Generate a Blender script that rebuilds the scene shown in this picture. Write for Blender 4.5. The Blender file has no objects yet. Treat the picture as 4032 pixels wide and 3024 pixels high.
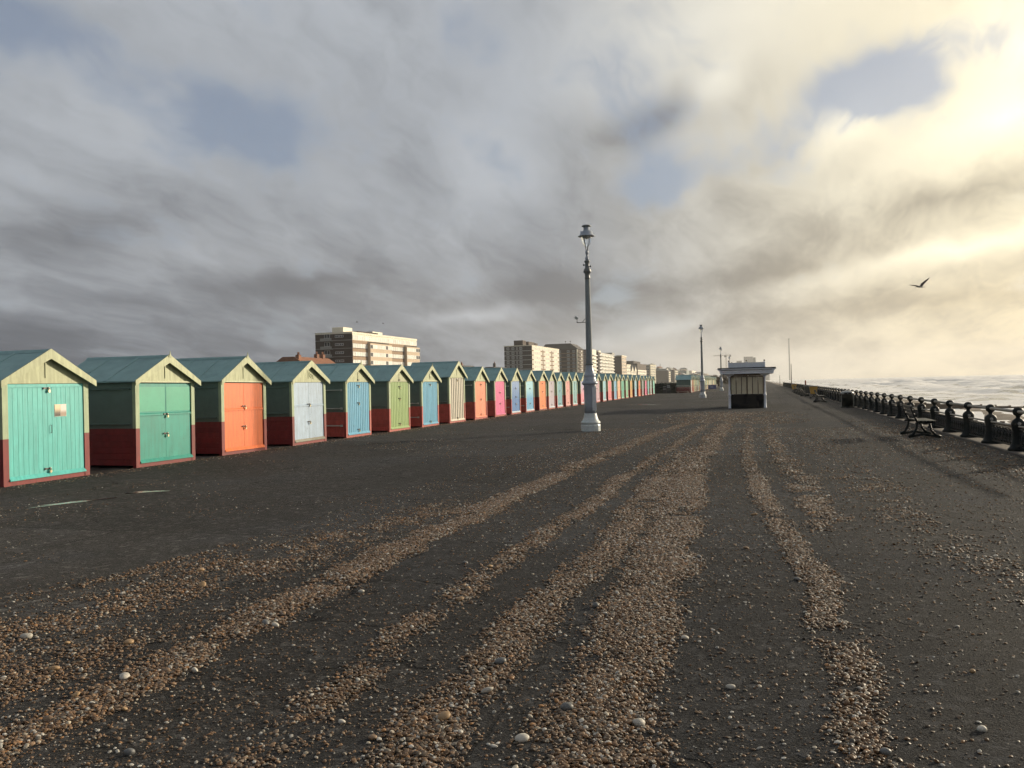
import bpy, math, random
import numpy as np
from mathutils import Vector, Matrix
R = math.radians
rnd = random.Random(7)
rng = np.random.default_rng(11)
scene = bpy.context.scene
C = scene.collection

# ------------------------------------------------------------------ camera
EYE = 1.65
cam_d = bpy.data.cameras.new('camera'); cam = bpy.data.objects.new('camera', cam_d); C.objects.link(cam)
cam_d.sensor_width = 36.0; cam_d.lens = 36.0 * 3300 / 4032
cam_d.clip_start = 0.05; cam_d.clip_end = 30000
cam.matrix_world = Matrix.Translation((0, 0, EYE)) @ Matrix.Rotation(R(16.5), 4, 'Z') @ Matrix.Rotation(R(90.10), 4, 'X') @ Matrix.Rotation(R(-1.29), 4, 'Z')
scene.camera = cam

# ------------------------------------------------------------------ light
SUN_AZ, SUN_EL = 42.0, 15.0          # degrees right of the promenade axis (+Y), and up
def dirv(az, el):
    return Vector((math.sin(R(az)) * math.cos(R(el)), math.cos(R(az)) * math.cos(R(el)), math.sin(R(el))))
sd = dirv(SUN_AZ, SUN_EL)
sun_d = bpy.data.lights.new('sun', 'SUN'); sun_d.energy = 5.0; sun_d.angle = R(2.0); sun_d.color = (1.0, 0.86, 0.66)
sun = bpy.data.objects.new('sun', sun_d); C.objects.link(sun)
sun.rotation_euler = sd.to_track_quat('Z', 'Y').to_euler()
scene.view_settings.view_transform = 'Standard'; scene.view_settings.look = 'None'
scene.view_settings.gamma = 1.0; scene.view_settings.exposure = 0.12
scene.view_settings.use_curve_mapping = False
scene.cycles.use_denoising = True
scene.cycles.use_adaptive_sampling = True; scene.cycles.adaptive_threshold = 0.03; scene.cycles.adaptive_min_samples = 8
scene.cycles.max_bounces = 5; scene.cycles.diffuse_bounces = 2; scene.cycles.glossy_bounces = 2; scene.cycles.transmission_bounces = 4; scene.cycles.volume_bounces = 0
scene.cycles.transparent_max_bounces = 8
scene.cycles.sample_clamp_indirect = 4.0

# ------------------------------------------------------------------ world: broken cloud over a Nishita sky
class NT:
    def __init__(s, tree): s.t = tree
    def n(s, typ, ins=(), **kw):
        nd = s.t.nodes.new(typ)
        for k, v in kw.items(): setattr(nd, k, v)
        items = ins.items() if isinstance(ins, dict) else enumerate(ins)
        for k, v in items:
            if v is None: continue
            if isinstance(v, bpy.types.NodeSocket): s.t.links.new(v, nd.inputs[k])
            else: nd.inputs[k].default_value = v
        return nd
    def m(s, op, a, b=None, c=None, clamp=False):
        return s.n('ShaderNodeMath', [a, b, c], operation=op, use_clamp=clamp).outputs[0]
    def vm(s, op, a, b=None, out=0):
        return s.n('ShaderNodeVectorMath', [a, b], operation=op).outputs[out]
    def mix(s, f, a, b, mode='MIX'):
        nd = s.t.nodes.new('ShaderNodeMix'); nd.data_type = 'RGBA'; nd.blend_type = mode; nd.clamp_factor = True
        for k, v in ((0, f), (6, a), (7, b)):
            if isinstance(v, bpy.types.NodeSocket): s.t.links.new(v, nd.inputs[k])
            else: nd.inputs[k].default_value = (v if k == 0 else (tuple(v) + (1,))[:4])
        return nd.outputs[2]
    def rng(s, v, a, b, c=0.0, d=1.0, smooth=True):
        nd = s.t.nodes.new('ShaderNodeMapRange'); nd.interpolation_type = 'SMOOTHSTEP' if smooth else 'LINEAR'
        s.t.links.new(v, nd.inputs[0])
        for i, x in enumerate((a, b, c, d)): nd.inputs[i + 1].default_value = x
        return nd.outputs[0]
    def noise(s, vec, scale, detail=4, rough=0.55, dist=0.0, out=0):
        return s.n('ShaderNodeTexNoise', {'Vector': vec, 'Scale': scale, 'Detail': detail, 'Roughness': rough, 'Distortion': dist}).outputs[out]

# cloud forms: kind, azimuth, elevation, half-width, half-height, tilt (degrees)
CLOUDS = [('blue',7.0,18.3,5.7,1.6,23),('blue',8.0,17.2,2.4,1.4,-11),('blue',-6.0,13.4,3.3,1.5,8),
 ('blue',-34.7,17.1,5.0,2.4,-21),('blue',-46.7,21.5,5.2,2.1,-1),('blue',-10.2,6.4,1.9,0.8,13),
 ('dark',-5.9,17.6,4.3,1.7,20),('dark',-44.2,9.8,6.1,1.9,10),('dark',-30.5,7.1,5.6,1.0,4),
 ('dark',-45.5,2.9,12.2,1.9,-1),('dark',-12.5,6.4,4.5,0.9,3),('dark',0.5,6.6,8.3,1.0,8),('dark',11.4,10.3,8.3,1.0,12),
 ('dark',9.9,4.6,9.0,0.8,4),('dark',-7.0,17.2,2.6,1.0,18),('lite',-2.4,19.0,1.6,1.0,38),
 ('lite',14.6,19.4,3.8,2.6,-1),('lite',-5.1,22.1,7.3,2.3,13),('lite',5.7,15.9,2.6,1.3,13),
 ('lite',13.9,14.7,4.5,1.9,13),('lite',11.4,7.5,6.3,0.6,10),('lite',-17.1,15.2,2.4,2.1,-1),('lite',-18.9,4.7,3.1,0.5,4),
 ('lite',-8.1,3.4,3.5,0.4,8),]
def build_world():
    w = bpy.data.worlds.new('World'); scene.world = w; w.use_nodes = True
    w.cycles.sampling_method = 'MANUAL'; w.cycles.sample_map_resolution = 512
    t = w.node_tree; t.nodes.clear(); g = NT(t)
    d = g.n('ShaderNodeTexCoord').outputs['Generated']
    sep = g.n('ShaderNodeSeparateXYZ', [d])
    z = g.m('ADD', g.m('MAXIMUM', sep.outputs[2], 0.0), 0.20)
    p = g.n('ShaderNodeCombineXYZ', [g.m('DIVIDE', sep.outputs[0], z), g.m('DIVIDE', sep.outputs[1], z), 0.0]).outputs[0]
    p = g.n('ShaderNodeMapping', {'Vector': p, 'Rotation': (0, 0, R(-52)), 'Scale': (1.0, 0.42, 1.0)}).outputs[0]
    wn = g.vm('SUBTRACT', g.noise(d, 6.0, 3, 0.62, out=1), (0.5, 0.5, 0.5))
    dw = g.vm('ADD', d, g.vm('MULTIPLY', wn, (0.085, 0.085, 0.055)))
    p = g.vm('ADD', p, g.vm('MULTIPLY', wn, (0.4, 0.25, 0.0)))
    n1 = g.noise(p, 0.8, 3, 0.5)
    n2 = g.noise(p, 2.4, 5, 0.64)
    acc = {'blue': None, 'dark': None, 'lite': None}
    for kind, az, el, wa, we, tilt in CLOUDS:
        c = dirv(az, el)
        right = Vector((c.y, -c.x, 0)).normalized(); up = right.cross(c)
        ct, st = math.cos(R(tilt)), math.sin(R(tilt))
        u = right * ct + up * st; v = up * ct - right * st
        u = u / (2.3 * R(wa)); v = v / (2.3 * R(we))
        q = g.n('ShaderNodeCombineXYZ', [g.vm('DOT_PRODUCT', dw, tuple(u), 1), g.vm('DOT_PRODUCT', dw, tuple(v), 1), 0.0]).outputs[0]
        r1 = g.vm('DISTANCE', q, (c.dot(u), c.dot(v), 0.0), 1)
        e = g.m('SUBTRACT', 1.0, r1, clamp=True)
        acc[kind] = g.m('MULTIPLY_ADD', e, e, 0.0 if acc[kind] is None else acc[kind])
    s = g.vm('DOT_PRODUCT', d, tuple(sd), 1)
    near = g.rng(s, 0.55, 0.98)
    tight = g.m('POWER', g.m('MAXIMUM', s, 0.0), 55.0)
    dens = g.m('MULTIPLY_ADD', g.m('SUBTRACT', n1, 0.5), 1.15, 0.31)
    dens = g.m('MULTIPLY_ADD', g.m('SUBTRACT', n2, 0.5), 1.45, dens)
    dens = g.m('MULTIPLY_ADD', g.m('MULTIPLY', g.m('SUBTRACT', n2, 0.5), near), 1.2, dens)
    low = g.m('MULTIPLY', g.rng(sep.outputs[2], 0.30, 0.0), g.m('SUBTRACT', 1.0, near))
    dens = g.m('MULTIPLY_ADD', low, 0.34, dens)
    dens = g.m('MULTIPLY_ADD', acc['dark'], 0.55, dens)
    dens = g.m('MULTIPLY_ADD', acc['lite'], -0.75, dens)
    dens = g.rng(dens, -0.05, 1.1)
    bright = g.mix(near, (0.42, 0.45, 0.49), (1.0, 0.89, 0.63))
    dark = g.mix(near, (0.125, 0.137, 0.160), (0.42, 0.365, 0.27))
    col = g.mix(dens, bright, dark)
    gl = g.m('MULTIPLY_ADD', g.m('MULTIPLY', acc['lite'], near), 0.55, 1.0)
    col = g.mix(1.0, col, g.n('ShaderNodeCombineColor', [gl, gl, gl]).outputs[0], 'MULTIPLY')
    lowglow = g.m('MULTIPLY', g.rng(sep.outputs[2], 0.20, 0.0), g.rng(s, 0.68, 0.97))
    col = g.mix(g.m('MULTIPLY', lowglow, g.rng(n2, 0.75, 0.3, 0.35, 0.9)), col, (1.0, 0.80, 0.45))
    away = g.rng(s, -0.6, 0.2, 0.72, 1.0)
    col = g.mix(1.0, col, g.n('ShaderNodeCombineColor', [away, away, away]).outputs[0], 'MULTIPLY')
    sky = g.n('ShaderNodeTexSky', sky_type='NISHITA', sun_disc=False, sun_elevation=R(SUN_EL), sun_rotation=R(SUN_AZ), air_density=1.0, dust_density=1.2)
    skyc = g.mix(1.0, sky.outputs[0], (0.075, 0.075, 0.075), 'MULTIPLY')
    skyc = g.mix(0.55, skyc, g.mix(near, (0.24, 0.30, 0.43), (0.40, 0.47, 0.64)))
    wx = g.n('ShaderNodeSeparateXYZ', [wn]).outputs[2]
    hole = g.m('MULTIPLY_ADD', g.m('SUBTRACT', n2, 0.5), -2.4, acc['blue'])
    hole = g.rng(g.m('MULTIPLY_ADD', wx, 1.6, hole), 0.12, 0.85)
    hole = g.m('MAXIMUM', hole, g.m('MULTIPLY', g.rng(n1, 0.36, 0.22), 0.7))
    col = g.mix(g.m('MULTIPLY', hole, 0.8), col, skyc)
    glow = g.mix(1.0, g.mix(tight, (0, 0, 0), (0.9, 0.72, 0.4)), col, 'ADD')
    bg = g.n('ShaderNodeBackground', {'Color': glow, 'Strength': 1.0})
    o = g.n('ShaderNodeOutputWorld'); t.links.new(bg.outputs[0], o.inputs[0])
build_world()

# ------------------------------------------------------------------ helpers
def tag(o, label=None, cat=None, group=None, kind=None):
    if label: o['label'] = label
    if cat: o['category'] = cat
    if group: o['group'] = group
    if kind: o['kind'] = kind
    return o
def empty(name, loc=(0, 0, 0), rz=0.0, **kw):
    o = bpy.data.objects.new(name, None); C.objects.link(o); o.location = loc; o.rotation_euler = (0, 0, rz)
    o.empty_display_size = 0.2
    return tag(o, **kw)
def inst(name, mesh, parent=None, loc=(0, 0, 0), rot=(0, 0, 0), **kw):
    o = bpy.data.objects.new(name, mesh); C.objects.link(o); o.parent = parent; o.location = loc; o.rotation_euler = rot
    return tag(o, **kw)
def copy_tree(o, parent=None):
    c = o.copy(); C.objects.link(c); c.parent = parent
    for ch in o.children: copy_tree(ch, c)
    return c
class MB:
    def __init__(s): s.v = []; s.f = []; s.m = []; s.sm = []
    def add(s, vs, fs, m=0, smooth=False):
        b = len(s.v); s.v += [tuple(x) for x in vs]
        for f in fs: s.f.append([b + i for i in f]); s.m.append(m); s.sm.append(smooth)
        return s
    def box(s, x0, x1, y0, y1, z0, z1, m=0):
        return s.add([(x0,y0,z0),(x1,y0,z0),(x1,y1,z0),(x0,y1,z0),(x0,y0,z1),(x1,y0,z1),(x1,y1,z1),(x0,y1,z1)],
                     [(0,3,2,1),(4,5,6,7),(0,1,5,4),(1,2,6,5),(2,3,7,6),(3,0,4,7)], m)
    def prism(s, poly, x0, x1, m=0):                 # (y,z) outline, counter-clockwise seen from +x, extruded along x
        n = len(poly); vs = [(x0, a, b) for a, b in poly] + [(x1, a, b) for a, b in poly]
        fs = [tuple(range(n - 1, -1, -1)), tuple(range(n, 2 * n))] + [(i, (i + 1) % n, n + (i + 1) % n, n + i) for i in range(n)]
        return s.add(vs, fs, m)
    def prism_y(s, poly, y0, y1, m=0):               # (x,z) outline extruded along y
        n = len(poly); vs = [(a, y0, b) for a, b in poly] + [(a, y1, b) for a, b in poly]
        fs = [tuple(range(n)), tuple(range(2 * n - 1, n - 1, -1))] + [(i, n + i, n + (i + 1) % n, (i + 1) % n) for i in range(n)]
        return s.add(vs, fs, m)
    def tube(s, pts, r, n=8, m=0, cap=True):
        pts = [Vector(p) for p in pts]; k = len(pts); rs = r if isinstance(r, (list, tuple)) else [r] * k
        vs = []; ref = None
        for i, p in enumerate(pts):
            t = (pts[min(i + 1, k - 1)] - pts[max(i - 1, 0)]).normalized()
            a = t.orthogonal().normalized() if ref is None else (ref - t * ref.dot(t)).normalized()
            ref = a; b = t.cross(a)
            for j in range(n):
                q = 2 * math.pi * j / n; vs.append(p + (a * math.cos(q) + b * math.sin(q)) * rs[i])
        fs = [(i * n + j, i * n + (j + 1) % n, (i + 1) * n + (j + 1) % n, (i + 1) * n + j) for i in range(k - 1) for j in range(n)]
        s.add(vs, fs, m, True)
        if cap: s.add([], [], m); b0 = len(s.v) - k * n; s.f += [[b0 + j for j in range(n - 1, -1, -1)], [b0 + (k - 1) * n + j for j in range(n)]]; s.m += [m, m]; s.sm += [False, False]
        return s
    def lathe(s, prof, n=16, m=0, sx=1.0, sy=1.0, o=(0, 0, 0), smooth=True):
        k = len(prof); vs = [(o[0] + r * math.cos(2 * math.pi * j / n) * sx, o[1] + r * math.sin(2 * math.pi * j / n) * sy, o[2] + z) for r, z in prof for j in range(n)]
        fs = [(i * n + j, i * n + (j + 1) % n, (i + 1) * n + (j + 1) % n, (i + 1) * n + j) for i in range(k - 1) for j in range(n)]
        fs += [tuple(range(n - 1, -1, -1)), tuple((k - 1) * n + j for j in range(n))]
        return s.add(vs, fs, m, smooth)
    def ball(s, c, r, n=12, m=0):
        return s.lathe([(max(1e-4, r * math.sin(math.pi * i / 8)), -r * math.cos(math.pi * i / 8)) for i in range(9)], n, m, o=c)
    def ring(s, c, r, t, axis=0, n=16, m=0):
        pts = []
        for i in range(n + 1):
            q = 2 * math.pi * i / n; a, b = r * math.cos(q), r * math.sin(q)
            pts.append((c[0], c[1] + a, c[2] + b) if axis == 0 else (c[0] + a, c[1], c[2] + b))
        return s.tube(pts, t, 5, m, cap=False)
    def mesh(s, name, mats):
        me = bpy.data.meshes.new(name); me.from_pydata(s.v, [], s.f)
        for m in (mats if isinstance(mats, (list, tuple)) else [mats]): me.materials.append(m)
        me.polygons.foreach_set('material_index', s.m); me.polygons.foreach_set('use_smooth', s.sm); me.update()
        return me
    def build(s, name, mats, parent=None, loc=(0, 0, 0), rot=(0, 0, 0), **kw):
        return inst(name, s.mesh(name, mats), parent, loc, rot, **kw)
def bevel(o, w=0.006, seg=2):
    b = o.modifiers.new('bevel', 'BEVEL'); b.width = w; b.segments = seg; b.limit_method = 'ANGLE'; return o

# ------------------------------------------------------------------ materials
MC = {}
def mat(name, col, rough=0.6, var=0.12, scale=6.0, bump=0.0, bscale=60.0, metal=0.0, spec=0.5, dirt=0.0, tint=None, streak=0.0):
    if name in MC: return MC[name]
    m = bpy.data.materials.new(name); m.use_nodes = True; g = NT(m.node_tree); b = m.node_tree.nodes['Principled BSDF']; L = m.node_tree.links
    co = g.n('ShaderNodeTexCoord').outputs['Object']
    # a different piece of the pattern on every object
    ri = g.n('ShaderNodeObjectInfo').outputs['Random']
    co2 = g.vm('ADD', co, g.n('ShaderNodeCombineXYZ', [g.m('MULTIPLY', ri, 37.0), g.m('MULTIPLY', ri, 11.0), 0.0]).outputs[0])
    c = g.n('ShaderNodeRGB').outputs[0]; c.default_value = tuple(col) + (1,)
    if var:
        n = g.noise(co2, scale, 5, 0.6)
        k = g.m('MULTIPLY', g.rng(n, 0.25, 0.75, 1 - var, 1 + var, False), g.m('MULTIPLY_ADD', g.m('SUBTRACT', ri, 0.5), var * 1.3, 1.0))
        kk = g.n('ShaderNodeCombineColor', [k, k, k]).outputs[0]
        c = g.mix(1.0, c, kk, 'MULTIPLY')
    if streak:                                  # rain streaks and fading down the boards
        sv = g.n('ShaderNodeMapping', {'Vector': co2, 'Scale': (9, 15, 1.1)}).outputs[0]
        k = g.rng(g.noise(sv, 1.0, 4, 0.6), 0.3, 0.72, 1 + streak * .5, 1 - streak)
        c = g.mix(1.0, c, g.n('ShaderNodeCombineColor', [k, k, k]).outputs[0], 'MULTIPLY')
    if dirt:
        n = g.noise(co2, scale * 0.45, 6, 0.7, 1.0)
        c = g.mix(g.m('MULTIPLY', g.rng(n, 0.52, 0.74), dirt), c, tint or (0.10, 0.085, 0.06))
    L.new(c, b.inputs['Base Color'])
    b.inputs['Roughness'].default_value = rough; b.inputs['Metallic'].default_value = metal
    b.inputs['Specular IOR Level'].default_value = spec
    if bump:
        bp = g.n('ShaderNodeBump', {'Height': g.noise(co2, bscale, 4, 0.6), 'Strength': bump, 'Distance': 0.01}); L.new(bp.outputs[0], b.inputs['Normal'])
    MC[name] = m; return m
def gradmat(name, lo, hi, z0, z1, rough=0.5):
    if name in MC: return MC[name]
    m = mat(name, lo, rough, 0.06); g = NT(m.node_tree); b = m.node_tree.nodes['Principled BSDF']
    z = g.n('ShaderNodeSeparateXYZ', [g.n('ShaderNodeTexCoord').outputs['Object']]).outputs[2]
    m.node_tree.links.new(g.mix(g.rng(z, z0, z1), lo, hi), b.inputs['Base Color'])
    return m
PALE = mat('pale_green_paint', (0.42, 0.45, 0.27), 0.55, 0.10, 5, 0.05, 30, dirt=0.25, tint=(0.27, 0.27, 0.17), streak=.2)
POSTG = mat('pale_green_post_paint', (0.34, 0.42, 0.26), 0.55, 0.10, 5, 0.05, 30, dirt=0.3, tint=(0.22, 0.24, 0.15), streak=.2)
GREEN = mat('dark_green_paint', (0.105, 0.16, 0.135), 0.6, 0.15, 4, 0.08, 40)
RED = mat('red_paint', (0.20, 0.027, 0.025), 0.6, 0.16, 4, 0.08, 40, dirt=0.25, tint=(0.16, 0.05, 0.04), streak=.2)
REDS = mat('salmon_red_paint', (0.42, 0.09, 0.07), 0.6, 0.16, 4, 0.08, 40, dirt=0.3, tint=(0.25, 0.08, 0.06), streak=.2)
ROOF = mat('blue_green_felt', (0.23, 0.37, 0.375), 0.75, 0.14, 3, 0.25, 160, dirt=0.5, tint=(0.13, 0.22, 0.225))
STEEL = mat('galvanised_steel', (0.55, 0.52, 0.45), 0.35, 0.1, 20, metal=0.9)
DARKST = mat('dark_steel', (0.09, 0.085, 0.08), 0.4, 0.1, 20, metal=0.7)
BRASS = mat('brass', (0.72, 0.62, 0.40), 0.3, 0.1, 20, metal=0.9)
PIPE = mat('white_pipe_paint', (0.42, 0.45, 0.40), 0.5, 0.1)
LAMPG = mat('grey_lamp_paint', (0.33, 0.37, 0.43), 0.32, 0.14, 5, 0.35, 70, dirt=0.4, tint=(0.22, 0.21, 0.18))
LAMPB = mat('white_grey_base_paint', (0.52, 0.56, 0.56), 0.4, 0.15, 6, 0.4, 60, dirt=0.55, tint=(0.25, 0.23, 0.18))
LAMPD = mat('dark_green_grey_paint', (0.13, 0.14, 0.135), 0.4, 0.14, 6, 0.3, 60)
IRON = mat('black_green_iron', (0.014, 0.018, 0.017), 0.42, 0.2, 10, 0.3, 80, spec=0.2)
RAILM = mat('worn_rail', (0.46, 0.42, 0.35), 0.35, 0.15, 10, metal=0.3)
WHITE = mat('white_gloss_paint', (0.72, 0.76, 0.82), 0.4, 0.08, 6, dirt=0.25, tint=(0.40, 0.38, 0.33))
BLACK = mat('black_boards', (0.008, 0.009, 0.011), 0.7, 0.1, spec=0.12)
CREAM = mat('frosted_cream_glazing', (0.62, 0.56, 0.40), 0.35, 0.1, 4, dirt=0.5, tint=(0.42, 0.37, 0.24))
TIMBER = mat('brown_timber', (0.13, 0.095, 0.06), 0.6, 0.2, 12)
CONC = mat('concrete', (0.10, 0.085, 0.07), 0.85, 0.2, 3, 0.3, 60, dirt=0.4)
def glassmat():
    m = bpy.data.materials.new('clear_glass'); m.use_nodes = True; b = m.node_tree.nodes['Principled BSDF']
    b.inputs['Base Color'].default_value = (0.95, 0.97, 0.96, 1); b.inputs['Roughness'].default_value = 0.05
    b.inputs['Transmission Weight'].default_value = 1.0; b.inputs['IOR'].default_value = 1.12
    return m
GLASS = glassmat()
PANE = mat('window_pane', (0.05, 0.055, 0.06), 0.08, 0.2, 1, spec=0.8)
PANEL = mat('pale_curtained_pane', (0.85, 0.83, 0.76), 0.25, 0.15, 0.4, spec=0.6)

# ------------------------------------------------------------------ ground
LANES = [ # centre line (x,y) metres, half-width, cover, pebble size factor
 ([(-3.45,2.6),(-3.48,3.2),(-3.47,3.6),(-3.51,4.3),(-3.58,5.2),(-3.57,6),(-3.56,7.2),(-3.61,9.1),(-3.61,11.9),(-3.5,15.6),(-3.4,20.5),(-3.15,27),(-2.8,34)], .21, .9),
 ([(-4.85,3.6),(-4.82,4.9),(-4.79,5.6),(-4.75,6.4),(-4.55,7.2),(-4.3,8.3),(-4.05,9.6),(-3.9,11)], .60, .26),
 ([(-4.2,3.0),(-4.2,3.8),(-4.1,4.1),(-4.0,4.6),(-3.95,5.2)], .33, .3),
 ([(-2.2,2.6),(-2.2,3.3),(-2.29,4.1),(-2.36,5.1),(-2.33,6.4),(-2.32,8.1),(-2.27,10.5),(-2.31,14.1),(-2.2,18.6),(-2.1,25),(-2,33)], .15, .5),
 ([(-1.5,2.6),(-1.5,3.3),(-1.62,4.1),(-1.61,4.9),(-1.61,5.8),(-1.56,6.8),(-1.5,8),(-1.56,9.6),(-1.66,13),(-1.7,20)], .19, .62),
 ([(-.78,2.6),(-.79,3.4),(-.82,4.3),(-.82,5.2),(-.85,6.4),(-.94,8.1),(-1.06,10.7),(-1.24,14.2),(-1.31,18.6),(-1.33,24.6),(-1.23,32)], .27, .95),
 ([(.40,3.0),(.42,3.7),(.45,4.3),(.46,4.9),(.42,5.5),(.4,6.4),(.4,7.4),(.3,8.5),(.16,10.2),(-.05,12.6),(-.22,16.6),(-.38,21.2),(-.4,30)], .13, .62),
 ([(.66,9.8),(.63,11.3),(.6,14.4),(.41,18.7),(.28,22.7),(.2,30)], .22, .36),
 ([(2.3,6),(2.1,7.5),(1.73,9),(1.52,12.3),(1.5,17.7),(1.4,24)], .5, .08),
 ([(-1.5,33),(-1.4,38),(-1.3,45)], 2.6, .28),
 ([(4.3,9),(4.2,16),(4.0,24),(3.8,34)], .9, .10),
 ([(-5.85,5.0),(-5.8,5.7),(-5.6,6.4),(-5.45,7.4)], .12, .2)]
def vnoise(x, y, s, seed=0):
    r = np.random.default_rng(seed); T = r.random((256, 256))
    u = x * s; v = y * s; i = np.floor(u).astype(int); j = np.floor(v).astype(int); fu = u - i; fv = v - j
    fu = fu * fu * (3 - 2 * fu); fv = fv * fv * (3 - 2 * fv); i &= 255; j &= 255; i1 = (i + 1) & 255; j1 = (j + 1) & 255
    return (T[i, j] * (1 - fu) + T[i1, j] * fu) * (1 - fv) + (T[i, j1] * (1 - fu) + T[i1, j1] * fu) * fv
def lane_cover(x, y):
    tot = np.zeros_like(x)
    wob = (vnoise(x, y, 1.3, 1) - .5) * .22 + (vnoise(x, y, 4.5, 2) - .5) * .14
    for pts, hw, cov in LANES:
        P = np.array(pts); cx = np.interp(y, P[:, 1], P[:, 0])
        edge = np.clip((y - P[0, 1]) / .6 + .5, 0, 1) * np.clip((P[-1, 1] - y) / (2.0 if P[-1, 1] < 12 else 6.0) + .5, 0, 1)
        dist = np.abs(x - cx + wob * min(1.0, hw / .25))
        k = (1 - np.clip((dist - hw * .35) / (hw * 1.05), 0, 1)) ** 1.35
        br = np.clip((vnoise(x, y, 1.9, 3) * .55 + vnoise(x, y, 5.0, 5) * .45 - .5) * 2.4 + .38 + cov * .6, 0, 1)
        tot = np.maximum(tot, k * cov * edge * br)
    return tot
def axis(stops):
    out = []
    for (a, b, st) in stops: out += list(np.arange(a, b, st))
    return np.array(out + [stops[-1][1]])
def grid_mesh(name, X, Y, zf, mats, attrs=()):
    gx, gy = np.meshgrid(X, Y, indexing='ij'); gz = zf(gx, gy)
    v = np.stack([gx, gy, gz], -1).reshape(-1, 3); nx, ny = len(X), len(Y)
    i = np.arange(nx - 1)[:, None] * ny + np.arange(ny - 1)[None]; i = i.ravel()
    f = np.stack([i, i + ny, i + ny + 1, i + 1], -1)
    me = bpy.data.meshes.new(name); me.vertices.add(len(v)); me.vertices.foreach_set('co', v.astype(np.float32).ravel())
    me.loops.add(f.size); me.loops.foreach_set('vertex_index', f.astype(np.int32).ravel())
    me.polygons.add(len(f)); me.polygons.foreach_set('loop_start', np.arange(0, f.size, 4, dtype=np.int32)); me.polygons.foreach_set('loop_total', np.full(len(f), 4, np.int32))
    me.polygons.foreach_set('use_smooth', np.ones(len(f), bool))
    for an, fn in attrs:
        at = me.attributes.new(an, 'FLOAT', 'POINT'); at.data.foreach_set('value', fn(gx, gy, gz).astype(np.float32).ravel())
    for m in (mats if isinstance(mats, (list, tuple)) else [mats]): me.materials.append(m)
    me.update(calc_edges=True); me.validate()
    return me
def asphalt_mat():
    m = bpy.data.materials.new('worn_asphalt'); m.use_nodes = True; g = NT(m.node_tree); b = m.node_tree.nodes['Principled BSDF']; L = m.node_tree.links
    co = g.n('ShaderNodeTexCoord').outputs['Object']
    wv0 = g.vm('ADD', co, g.vm('MULTIPLY', g.vm('SUBTRACT', g.noise(co, 2.5, 3, 0.6, out=1), (.5, .5, .5)), (.12, .12, 0)))
    big = g.noise(co, 0.35, 5, 0.6, 0.6); mid = g.noise(co, 3.0, 5, 0.65)
    sp = g.n('ShaderNodeTexVoronoi', {'Vector': co, 'Scale': 60.0}); sp2 = g.n('ShaderNodeSeparateColor', [g.n('ShaderNodeTexVoronoi', {'Vector': co, 'Scale': 17.0}).outputs['Color']]).outputs[1]; spc = g.n('ShaderNodeSeparateColor', [sp.outputs['Color']]).outputs[0]
    fine = g.noise(co, 160.0, 3, 0.7)
    k = g.m('ADD', g.m('MULTIPLY', g.rng(big, 0.3, 0.7, 0.75, 1.25), g.rng(mid, 0.25, 0.75, 0.8, 1.2)), g.m('MULTIPLY', g.rng(spc, 0.6, 1.0, -0.15, 0.9), 0.75))
    k = g.m('MULTIPLY', k, g.rng(fine, 0.3, 0.7, 0.6, 1.4))
    k = g.m('ADD', k, g.m('MULTIPLY', g.rng(sp2, 0.82, 1.0, 0.0, 1.0), 0.9))
    bt = g.n('ShaderNodeTexBrick', {'Vector': g.n('ShaderNodeMapping', {'Vector': wv0, 'Location': (1.3, 2.0, 0)}).outputs[0], 'Color1': (0, 0, 0, 1), 'Color2': (1, 1, 1, 1), 'Mortar': (.5, .5, .5, 1), 'Scale': 1.0, 'Mortar Size': 0.012, 'Mortar Smooth': 0.3, 'Brick Width': 3.1, 'Row Height': 5.2}, offset=0.37)
    pt = g.n('ShaderNodeSeparateColor', [bt.outputs['Color']]).outputs[0]
    k = g.m('MULTIPLY', k, g.rng(pt, 0.0, 1.0, 0.80, 1.18, False))
    c = g.mix(1.0, g.mix(g.rng(big, 0.4, 0.65), (0.060, 0.055, 0.049), (0.051, 0.050, 0.049)), g.n('ShaderNodeCombineColor', [k, k, k]).outputs[0], 'MULTIPLY')
    # cracks
    wv = g.vm('ADD', co, g.vm('MULTIPLY', g.vm('SUBTRACT', g.noise(co, 1.6, 4, 0.6, out=1), (.5, .5, .5)), (.9, .9, 0)))
    sc = g.n('ShaderNodeMapping', {'Vector': wv, 'Scale': (0.33, 0.85, 1)}).outputs[0]
    vo = g.n('ShaderNodeTexVoronoi', {'Vector': sc, 'Scale': 1.0}, feature='DISTANCE_TO_EDGE').outputs['Distance']
    ck = g.m('MULTIPLY', g.rng(vo, 0.012, 0.004), g.rng(g.noise(co, 0.5, 3), 0.48, 0.60))
    ck = g.m('MAXIMUM', ck, g.m('MULTIPLY', g.m('MULTIPLY', bt.outputs['Fac'], 0.8), g.rng(g.noise(co, 0.8, 3), 0.40, 0.55)))
    c = g.mix(g.m('MULTIPLY', ck, 0.8), c, (0.012, 0.011, 0.010))
    # sand and grit washed in with the shingle
    at = g.n('ShaderNodeAttribute', attribute_name='grit').outputs['Fac']
    gr = g.rng(g.m('ADD', at, g.m('MULTIPLY', g.m('SUBTRACT', mid, 0.5), 0.5)), 0.12, 0.7)
    c = g.mix(g.m('MULTIPLY', gr, 0.8), c, g.mix(spc, (0.05, 0.029, 0.015), (0.16, 0.095, 0.05)))
    L.new(c, b.inputs['Base Color'])
    L.new(g.rng(big, 0.3, 0.7, 0.8, 0.97), b.inputs['Roughness']); b.inputs['Specular IOR Level'].default_value = 0.10; b.inputs['Diffuse Roughness'].default_value = 1.0
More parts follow.
